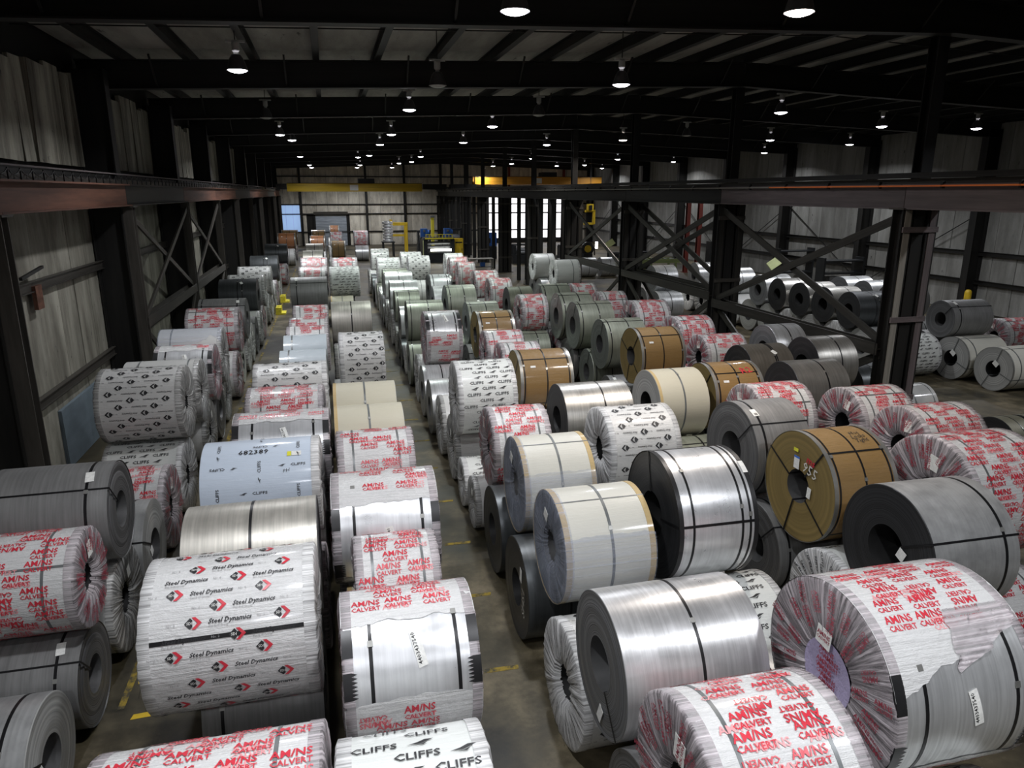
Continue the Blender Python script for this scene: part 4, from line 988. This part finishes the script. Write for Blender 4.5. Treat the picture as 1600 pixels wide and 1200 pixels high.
('E',1,'amns',3.95,4.99,19.02,1.873,0.66),('E',1,'kraft',4.2,5.33,21.53,1.935,0.74),('E',1,'green',4.23,5.28,23.27,1.999,0.72),('E',1,'green',4.04,5.14,26.54,2.083,0.8),('E',1,'steel',3.95,5.25,29.35,1.812,0.7),
('E',1,'strapped',4.1,5.1,31.77,1.999,0.72),('E',1,'sdib',4.23,5.42,41.3,2.014,0.74),('E',1,'sdib',4.1,5.3,44.07,2.022,0.74),('F',0,'cliffs',6.31,7.43,7.51,0.74,0.74),('F',0,'gray',6.31,7.38,9.22,0.74,0.74),
('F',0,'gray',6.25,7.27,10.77,0.74,0.74),('F',0,'green',6.27,7.39,12.34,0.74,0.74),('F',0,'green',6.28,7.33,13.82,0.73,0.73),('F',0,'green',6.26,7.29,24.15,0.74,0.74),('F',0,'green',6.26,7.33,25.81,0.74,0.74),
('F',0,'green',6.3,7.27,27.47,0.74,0.74),('F',0,'cliffs',6.26,7.25,29.37,0.74,0.74),('F',0,'gray',6.25,7.34,30.85,0.74,0.74),('F',0,'gray',6.31,7.33,32.59,0.74,0.74),('F',0,'green',6.32,7.45,34.07,0.74,0.74),
('F',0,'green',6.24,7.23,37.11,0.74,0.74),('F',0,'green',6.29,7.39,38.59,0.57,0.57),('F',0,'cliffs',6.27,7.29,39.74,0.58,0.58),('F',0,'gray',6.28,7.33,41.23,0.74,0.74),('F',0,'gray',6.32,7.45,42.71,0.74,0.74),
('F',1,'graybig',6.36,7.53,6.61,1.991,0.8),('F',1,'kraftmark',6.39,7.42,8.41,2.071,0.82),('F',1,'gray',6.25,7.25,10.03,2.091,0.8),('F',1,'beige',6.11,7.19,13.08,1.991,0.72),('F',1,'amns',6.46,7.41,24.89,1.971,0.7),
('F',1,'dgreen',6.46,7.41,26.73,1.999,0.72),('F',1,'amns',6.46,7.4,30.11,1.975,0.7),('F',1,'amns',6.46,7.56,33.33,1.975,0.7),('F',1,'amns',6.46,7.36,37.85,1.967,0.7),('F',1,'amns',6.46,7.46,40.48,1.992,0.72),
('F',1,'film',6.46,7.46,41.97,2.045,0.76),('G',0,'amns',7.57,8.62,6.74,0.74,0.74),('G',0,'gray',7.56,8.71,8.22,0.74,0.74),('G',0,'gray',7.6,8.78,10.81,0.74,0.74),('G',0,'green',7.62,8.76,12.44,0.74,0.74),
('G',0,'gray',7.56,8.72,14.07,0.74,0.74),('G',0,'amns',7.6,8.67,16.47,0.74,0.74),('G',0,'gray',7.59,8.62,17.95,0.53,0.53),('G',0,'gray',7.61,8.65,19.02,0.53,0.53),('G',0,'green',7.62,8.67,20.79,0.74,0.74),
('G',0,'gray',7.57,8.73,22.62,0.74,0.74),('G',0,'amns',7.57,8.63,24.15,0.74,0.74),('G',0,'gray',7.56,8.68,25.89,0.74,0.74),('G',0,'gray',7.61,8.78,27.37,0.74,0.74),('G',1,'amns',7.76,9.01,7.48,2.159,0.86),
('G',1,'amns',7.44,8.54,11.55,1.999,0.72),('G',1,'kraftr',7.47,8.61,13.33,1.999,0.72),('G',1,'kraft',7.54,8.77,17.21,2.025,0.75),('G',1,'green',7.63,8.88,19.76,1.83,0.76),('G',1,'green',7.48,8.68,21.82,2.036,0.78),
('G',1,'green',7.42,8.58,23.41,2.091,0.8),('G',1,'green',7.72,8.86,26.63,2.045,0.76),('H',0,'gray',9.39,10.43,8.91,0.72,0.72),('H',0,'amns',9.37,10.48,10.36,0.73,0.73),('H',0,'dark',9.39,10.47,12.29,0.74,0.74),
('H',0,'gray',9.35,10.49,14.41,0.74,0.74),('H',0,'gray',9.38,10.4,16.32,0.74,0.74),('H',0,'amns',9.42,10.5,18.15,0.74,0.74),('H',0,'dark',9.36,10.45,19.72,0.74,0.74),('H',0,'gray',9.39,10.47,21.28,0.74,0.74),
('H',0,'gray',9.4,10.52,22.76,0.72,0.72),('H',0,'amns',9.39,10.51,24.2,0.72,0.72),('H',0,'dark',9.35,10.43,26.05,0.74,0.74),('H',0,'gray',9.37,10.51,27.9,0.74,0.74),('H',1,'amns',9.24,10.44,9.65,1.985,0.72),
('H',1,'amns',9.2,10.3,11.07,1.962,0.7),('H',1,'dsilver',9.56,10.84,13.5,1.885,0.72),('H',1,'brown',9.56,10.73,15.31,1.885,0.72),('H',1,'amns',9.56,10.76,17.32,1.843,0.64),('H',1,'amns',9.56,10.66,18.98,1.999,0.72),
('H',1,'amns',9.54,10.74,22.02,2.014,0.74),('H',1,'amns',9.48,10.48,24.94,1.954,0.72),('H',1,'amns',9.2,10.15,27.16,1.999,0.72),('I',0,'dark',11.52,12.55,14.61,0.74,0.74),('I',0,'steel',11.53,12.53,16.24,0.74,0.74),
('I',0,'gray',11.5,12.5,17.88,0.74,0.74),('I',0,'gray',11.53,12.48,35.67,0.74,0.74),('I',0,'dark',11.5,12.55,37.15,0.74,0.74),('I',0,'steel',11.53,12.51,39.73,0.74,0.74),('I',0,'gray',11.55,12.51,41.21,0.74,0.74),
('I',1,'dsilver',11.38,12.51,15.35,1.999,0.72),('I',1,'steel',11.43,12.38,17.14,1.993,0.72),('I',1,'film',11.34,12.64,36.41,2.045,0.76),('I',1,'film',11.34,12.54,40.47,2.037,0.76),
]
ROWTXT = {'A': 'row against the grimy wall', 'B': 'wall-side row of double block', 'C': 'aisle-side row of double block', 'D': 'first row past the aisle', 'E': 'second row past the aisle', 'F': 'third row past the aisle',
          'G': 'fourth row past the aisle', 'H': 'fifth row past the aisle', 'I': 'sixth row past the aisle'}
cnt = {}
jr = random.Random(3)
for (rw, tier, kind, x0, x1, y, z, R) in sorted(COILS, key=lambda t: (t[0], t[1], t[5])):
    k = (rw, tier); cnt[k] = cnt.get(k, 0) + 1
    lab = f"{ADJ[kind]} coil, {ordw[cnt[k] - 1]} from front, {'upper' if tier else 'bottom'} tier, {ROWTXT[rw]}"
    if (rw, tier, cnt[k]) == ('B', 1, 1): lab = 'white red-lettered coil with scrawled black number, first from front, upper tier, wall-side row'
    o = coil(kind, x0, x1, y, z, R, lab, f"coils in the {ROWTXT[rw]}", 1 if rw in 'A' else -1, jr.uniform(-1.2, .6))
    if (rw, tier, cnt[k]) == ('B', 1, 1):
        pr = Print(); pr.side(text2d('164 A94', .16, -.01, .4), .1, math.radians(38), .72, .12, 0, 1, .013)
        q = ob('marker_writing', pr.mesh('marker_writing', ['ink_black']), o, (0, 0, .72)); q['kind'] = 'stuff'
# far bay, beyond the middle columns
FARBAY = [('olive', 14.35, 14.95, 12.3, .66, .66, 'front'), ('olive', 15.05, 15.65, 12.3, .66, .66, 'second'), ('olive', 15.85, 16.6, 12.35, .7, .7, 'third'), ('dark', 16.9, 18.0, 12.4, .72, .72, 'fourth'),
          ('black', 14.35, 15.35, 17.2, .72, .72, ''), ('papergray', 14.5, 15.4, 15.5, .62, .62, ''), ('steel', 15.6, 16.8, 23.4, .72, .72, ''),
          ('white', 20.5, 22.2, 18.05, .72, .72, ''), ('white', 20.4, 22.1, 19.62, .74, .74, ''), ('gray', 20.5, 22.0, 21.15, .72, .72, ''), ('gray', 20.5, 22.1, 20.38, 1.94, .66, ''),
          ('cliffs', 18.8, 20.1, 20.4, .74, .74, ''), ('amns', 25.2, 26.7, 22.4, .72, .72, ''), ('dark', 27.0, 28.4, 21.4, .72, .72, '')]
lows = [21.95, 23.45, 24.95, 26.45, 27.95, 29.45, 30.95, 32.45, 33.95, 35.45]
kinds = ['ltgray', 'film', 'ltgray', 'film', 'ltgray', 'ltgray', 'film', 'ltgray', 'clear', 'film']
for y, k in zip(lows, kinds): FARBAY.append((k, 18.7, 20.1, y, .735, .735, ''))
zt = .735 + math.sqrt((.735 + .70) ** 2 - .75 ** 2)
for y, k in zip([22.7, 24.2, 25.7, 27.2, 28.7, 31.7, 34.7], ['dark', 'dsilver', 'dsilver', 'dsilver', 'steel', 'steel', 'steel']): FARBAY.append((k, 18.6, 20.0, y, zt, .70, ''))
for y in (23.4, 24.9, 26.4, 27.9, 29.4): FARBAY.append(('steel', 21.6, 23.0, y, .735, .735, ''))
for y, k in ((24.15, 'gray'), (25.65, 'steel'), (27.15, 'steel')): FARBAY.append((k, 21.6, 23.0, y, zt, .70, ''))
for y in (33.0, 34.5, 36.0): FARBAY.append(('steel', 15.6, 16.9, y, .735, .735, ''))
FARBAY.append(('steel', 15.7, 16.9, 33.75, zt, .70, ''))
for x in (16.5, 18.2, 19.9): FARBAY.append(('steel', x, x + 1.3, 52.0, .735, .735, ''))
FARBAY.sort(key=lambda t: (t[3], t[1])); fc = {}
for (kind, x0, x1, y, z, R, _) in FARBAY:
    tier = 'upper' if z > 1.2 else 'floor'
    fc[(kind, tier)] = fc.get((kind, tier), 0) + 1
    lab = f"{ADJ[kind]} coil beyond the middle columns, {ordw[fc[(kind, tier)] - 1]} of its look on {tier} tier"
    coil(kind, x0, x1, y, z, R, lab, 'coils beyond the middle columns', -1, jr.uniform(-2, 2))

# ------------------------------------------------------------------ machinery and small things at the far end
def thing(name, loc, label, cat, group=None, rot=0.0): return tag(empty(name, loc, (0, 0, rot)), label, cat, group)
def rollm(r, w, mat): return lathe('roller', [(.001, -w / 2), (r, -w / 2), (r, w / 2), (.001, w / 2)], mat, 24, 'X')
t = thing('slitting_machine', (9.7, 67.0, 0), 'dark slitting machine with a bright work light bar at the aisle end', 'machine')
box('bed', 'machine_dark', (0, 0, .45), (2.6, 2.0, .9), t)
for s in (-1, 1): box('side_frame', 'machine_dark', (s * 1.25, 0, 1.25), (.35, 1.6, 1.7), t)
for z in (1.35, 1.72): ob('roller', rollm(.15, 2.1, 'machine_grey'), t, (0, -.3, z))
box('light_bar', 'machine_light', (.15, -.85, 1.12), (1.9, .12, .20), t)
box('hood', 'machine_dark', (0, -.1, 2.15), (2.7, 1.7, .18), t); box('hood_edge', 'yellow_bright', (0, -.97, 2.17), (2.6, .05, .10), t)
for i in range(9): box('rail_post', 'yellow_bright', (-1.2 + i * .3, -.9, 2.38), (.04, .04, .3), t)
box('guard_rail', 'yellow_bright', (0, -.9, 2.52), (2.5, .04, .05), t); box('edge_strip', 'lime_sign', (-1.44, -.7, 1.3), (.05, .1, 1.4), t)
t = thing('lifting_mast', (9.55, 69.2, 0), 'tall yellow mast standing behind the slitting machine', 'mast')
box('post', 'yellow_bright', (0, 0, 2.0), (.28, .28, 3.9), t); box('foot', 'yellow_paint', (0, 0, .05), (.6, .6, .1), t); box('head', 'machine_grey', (0, 0, 4.0), (.4, .34, .14), t)
for dx, lb in ((-1.15, 'lower blue drive motor beside the slitting machine hood'), (1.1, 'larger blue drive motor behind the slitting machine')):
    t = thing('drive_motor', (9.9 + dx, 69.6, 0), lb, 'motor')
    box('stand', 'machine_dark', (0, 0, 1.05), (.7, .6, 2.1), t); box('housing', 'blue_paint', (0, 0, 2.5), (.62, .6, .8), t); ob('end_bell', rollm(.28, .2, 'blue_paint'), t, (.40, 0, 2.5)); box('terminal_box', 'machine_grey', (0, -.34, 2.7), (.2, .1, .2), t)
t = thing('control_cabinet', (11.6, 67.0, 0), 'yellow control cabinet between slitting machine and middle columns', 'cabinet')
box('body', 'yellow_paint', (0, 0, 1.05), (.85, .6, 2.1), t); box('door', 'yellow_paint', (0, -.32, 1.1), (.75, .03, 1.8), t); box('handle', 'machine_dark', (.28, -.35, 1.1), (.04, .04, .2), t); box('stripe', 'machine_dark', (0, -.34, 1.75), (.6, .02, .12), t)
t = thing('control_cabinet', (14.9, 69.0, 0), 'blue cabinet standing on a stand beyond the middle posts', 'cabinet')
box('stand', 'machine_dark', (0, 0, .6), (1.5, .8, 1.2), t); box('body', 'blue_paint', (0, 0, 1.85), (1.5, .7, 1.25), t); box('door', 'blue_paint', (-.36, -.37, 1.85), (.68, .03, 1.1), t); box('door', 'blue_paint', (.36, -.37, 1.85), (.68, .03, 1.1), t); box('window', 'machine_dark', (-.1, -.39, 1.75), (.5, .02, .45), t)
t = thing('work_table', (12.0, 58.5, 0), 'steel work table with a shelf in front of the middle posts', 'table')
box('table_top', 'steel_pale', (0, 0, .95), (2.0, .9, .06), t); box('shelf', 'steel_grey', (0, 0, .3), (1.9, .8, .04), t)
for sx in (-1, 1):
    for sy in (-1, 1): box('leg', 'steel_pale', (sx * .95, sy * .4, .46), (.06, .06, .92), t)
t = thing('supply_bin', (12.1, 58.4, .32), 'small blue bin on the shelf of the steel table', 'bin')
box('bin_body', 'blue_paint', (0, 0, .16), (.4, .3, .3), t); box('rim', 'blue_paint', (0, 0, .32), (.44, .34, .03), t)
t = thing('coil_lifter', (6.9, 77.0, 0), 'yellow C-shaped coil lifter standing near the end wall', 'lifter')
box('upright', 'yellow_paint', (.9, 0, 1.5), (.35, .4, 3.0), t); box('top_arm', 'yellow_paint', (0, 0, 3.05), (2.2, .4, .32), t); box('lower_arm', 'yellow_paint', (-.05, 0, 1.9), (1.5, .36, .22), t); box('foot', 'machine_dark', (.9, 0, .06), (1.0, 1.0, .12), t); box('lift_eye', 'yellow_paint', (-.6, 0, 3.35), (.3, .1, .3), t)
t = thing('coil_stand', (5.7, 74.0, 0), 'dark stand under the tower of shiny slit coils', 'stand')
box('deck', 'machine_dark', (0, 0, 1.42), (1.3, 1.3, .1), t)
for sx in (-1, 1):
    for sy in (-1, 1): box('leg', 'machine_dark', (sx * .5, sy * .5, .69), (.14, .14, 1.38), t)
SLIT = lathe('ring', [(.22, 0), (.50, 0), (.52, .02), (.52, .20), (.50, .22), (.22, .22), (.22, 0)], 'm_bright', 36)
SPC = lathe('spacer', [(.20, 0), (.34, 0), (.34, .06), (.20, .06), (.20, 0)], 'machine_dark', 24)
for i in range(7):
    t = thing('slit_coil', (5.7 + .02 * (i % 2), 74.0, 1.472 + i * .285), f'shiny narrow slit coil, {ordw[i]} from the bottom of the tower', 'coil', 'slit coils in the tower')
    ob('winding', SLIT, t); ob('spacer', SPC, t, (0, 0, .221))
# dark process line between the middle posts and beyond
for i, (x, y, w, d, h, lb) in enumerate([(12.0, 72.0, 1.6, 1.4, 2.6, 'tall dark press housing behind the yellow cabinet'), (17.2, 64.0, 2.6, 1.6, 1.6, 'low dark machine beyond the middle posts'), (20.6, 60.5, 2.4, 2.0, 1.7, 'dark decoiler with a round drum beyond the middle posts'), (24.4, 57.0, 3.2, 1.8, 1.3, 'dark conveyor housing in the middle of the far bay'), (9.6, 76.5, 1.4, 1.2, 2.2, 'dark cabinet near the end wall by the lifter')]):
    t = thing('process_machine', (x, y, 0), lb, 'machine')
    box('base', 'machine_dark', (0, 0, h * .25), (w, d, h * .5), t)
    for s in (-1, 1): box('side_frame', 'machine_dark', (s * w * .42, 0, h * .75), (w * .12, d * .8, h * .5), t)
    ob('roller', rollm(h * .14, w * .7, 'machine_grey'), t, (0, -d * .1, h * .72)); ob('roller', rollm(h * .10, w * .7, 'machine_grey'), t, (0, -d * .35, h * .60))
    box('top_beam', 'machine_dark', (0, 0, h * 1.03), (w, d * .5, h * .08), t); box('control_box', 'machine_grey', (w * .3, -d * .52, h * .4), (.3, .12, .35), t)
t = thing('drum_reel', (21.2, 58.5, 0), 'yellow-hubbed reel with a bright lamp beside the dark decoiler', 'reel')
box('pedestal', 'machine_dark', (0, 0, .6), (.8, .7, 1.2), t); ob('drum', rollm(.55, .5, 'machine_dark'), t, (0, 0, 1.6), (0, 0, 1.57)); ob('hub', rollm(.3, .6, 'yellow_paint'), t, (0, 0, 1.6), (0, 0, 1.57)); box('work_lamp', 'machine_light', (.75, -.3, 1.9), (.18, .1, .55), t); box('lamp_arm', 'machine_dark', (.6, -.25, 1.5), (.08, .08, .9), t)
t = thing('roller_table', (23.2, 50.5, 0), 'green roller table in the far bay', 'table')
for s in (-1, 1): box('side_rail', 'green_paint', (0, s * .6, 1.25), (4.6, .12, .3), t)
for i in range(9): ob('roller', cached('rt', lambda: lathe('roller', [(.001, -.58), (.09, -.58), (.09, .58), (.001, .58)], 'machine_grey', 16, 'X')), t, (-2.1 + i * .52, 0, 1.28), (0, 0, math.pi / 2))
for sx in (-1, 0, 1):
    for sy in (-1, 1): box('leg', 'green_paint', (sx * 2.0, sy * .6, .55), (.14, .14, 1.1), t)
def hanging_hook(x, y, z, label):
    t = thing('crane_hook', (x, y, z), label, 'hook')
    box('block', 'yellow_paint', (0, 0, .95), (.55, .3, .6), t); box('sheave_cover', 'machine_dark', (0, -.17, .95), (.25, .05, .4), t)
    box('hook_back', 'yellow_paint', (.35, 0, .15), (.22, .2, 1.2), t); box('hook_top', 'yellow_paint', (0, 0, .65), (.9, .2, .2), t); box('hook_toe', 'yellow_paint', (-.1, 0, -.40), (.9, .2, .18), t)
    tp = roof_z(x) - .004 - z
    for s in (-1, 1): box('wire_rope', 'cable_black', (s * .05, 0, (1.2 + tp) / 2), (.03, .03, tp - 1.2), t)
hanging_hook(22.05, 60.3, 4.0, 'yellow crane hook block hanging in the far bay'); hanging_hook(18.65, 66.0, 4.3, 'yellow C-hook hanging beyond the middle posts')
def tilted_panel(x, y, z, s, label):
    t = thing('work_light_panel', (x, y, 0), label, 'panel')
    box('post', 'machine_dark', (0, .1, z / 2), (.10, .10, z), t); o = box('panel', 'lime_sign', (0, 0, z + .1), (.85 * s, .07, .42 * s), t, (-.5, -.55, 0)); box('clamp', 'machine_dark', (0, .07, z), (.14, .12, .14), t); box('foot', 'machine_dark', (0, .1, .03), (.5, .5, .06), t)
tilted_panel(20.9, 30.9, 2.85, 1.0, 'tilted pale green-yellow panel on a post behind the second middle column'); tilted_panel(21.2, 53.5, 2.2, 1.1, 'tilted pale green-yellow panel deeper in the far bay')
BOLL = lathe('pipe', [(.001, 1.30), (.10, 1.28), (.16, 1.2), (.17, 1.1), (.17, .02), (.001, .02)], 'yellow_paint', 20)
for x, y, lb in ((32.3, 30.6, 'yellow bollard at the wall column beyond the white paper coils'), (32.3, 47.4, 'yellow bollard at the far-bay wall seen through the bracing'), (32.2, 72.6, 'yellow bollard near the far corner of the far bay')):
    t = thing('bollard', (x, y, 0), lb, 'bollard'); ob('pipe', BOLL, t); box('base_plate', 'machine_dark', (0, 0, .01), (.5, .5, .02), t)
for x, y, lb in ((-2.72, 39.6, 'yellow wheel chock frame in the wall-side aisle, front one'), (-2.75, 44.0, 'yellow wheel chock frame in the wall-side aisle, rear one')):
    t = thing('coil_chock', (x, y, 0), lb, 'chock')
    box('base', 'yellow_bright', (0, 0, .04), (.5, .9, .08), t); box('wedge', 'yellow_bright', (-.1, .28, .22), (.28, .3, .32), t); box('wedge', 'yellow_bright', (-.1, -.28, .22), (.28, .3, .32), t)
for i, (x, y, lb) in enumerate(((28.6, 36.0, 'dark tool cabinet by the far-bay wall behind the silver coils'), (30.4, 43.0, 'dark open rack by the far-bay wall'), (29.5, 50.5, 'dark machine cabinet by the far-bay wall, deeper in'))):
    t = thing('tool_rack', (x, y, 0), lb, 'rack')
    for sx in (-1, 1): box('upright', 'machine_dark', (sx * 1.3, 0, 1.3), (.12, .7, 2.6), t)
    for z in (.3, 1.0, 1.7, 2.4): box('shelf', 'machine_dark', (0, 0, z), (2.5, .8, .08), t)
    box('crate', 'machine_grey', (-.5, -.05, 1.28), (.7, .5, .48), t); box('crate', 'steel_pale', (.6, -.05, .54), (.6, .5, .4), t)
t = structure_root('column', 'red-painted post in the far bay'); ibeam('shaft', 'steel_red', (27.0, 50.0, 0), (27.0, 50.0, 6.2), .3, .3, .03, .03, t, Vector((0, 1, 0))); box('base_plate', 'steel_red', (27, 50, .02), (.5, .5, .04), t)
t = structure_root('column', 'second red-painted post in the far bay, behind the first'); ibeam('shaft', 'steel_red', (27.6, 53.0, 0), (27.6, 53.0, 6.2), .3, .3, .03, .03, t, Vector((0, 1, 0))); box('base_plate', 'steel_red', (27.6, 53, .02), (.5, .5, .04), t)
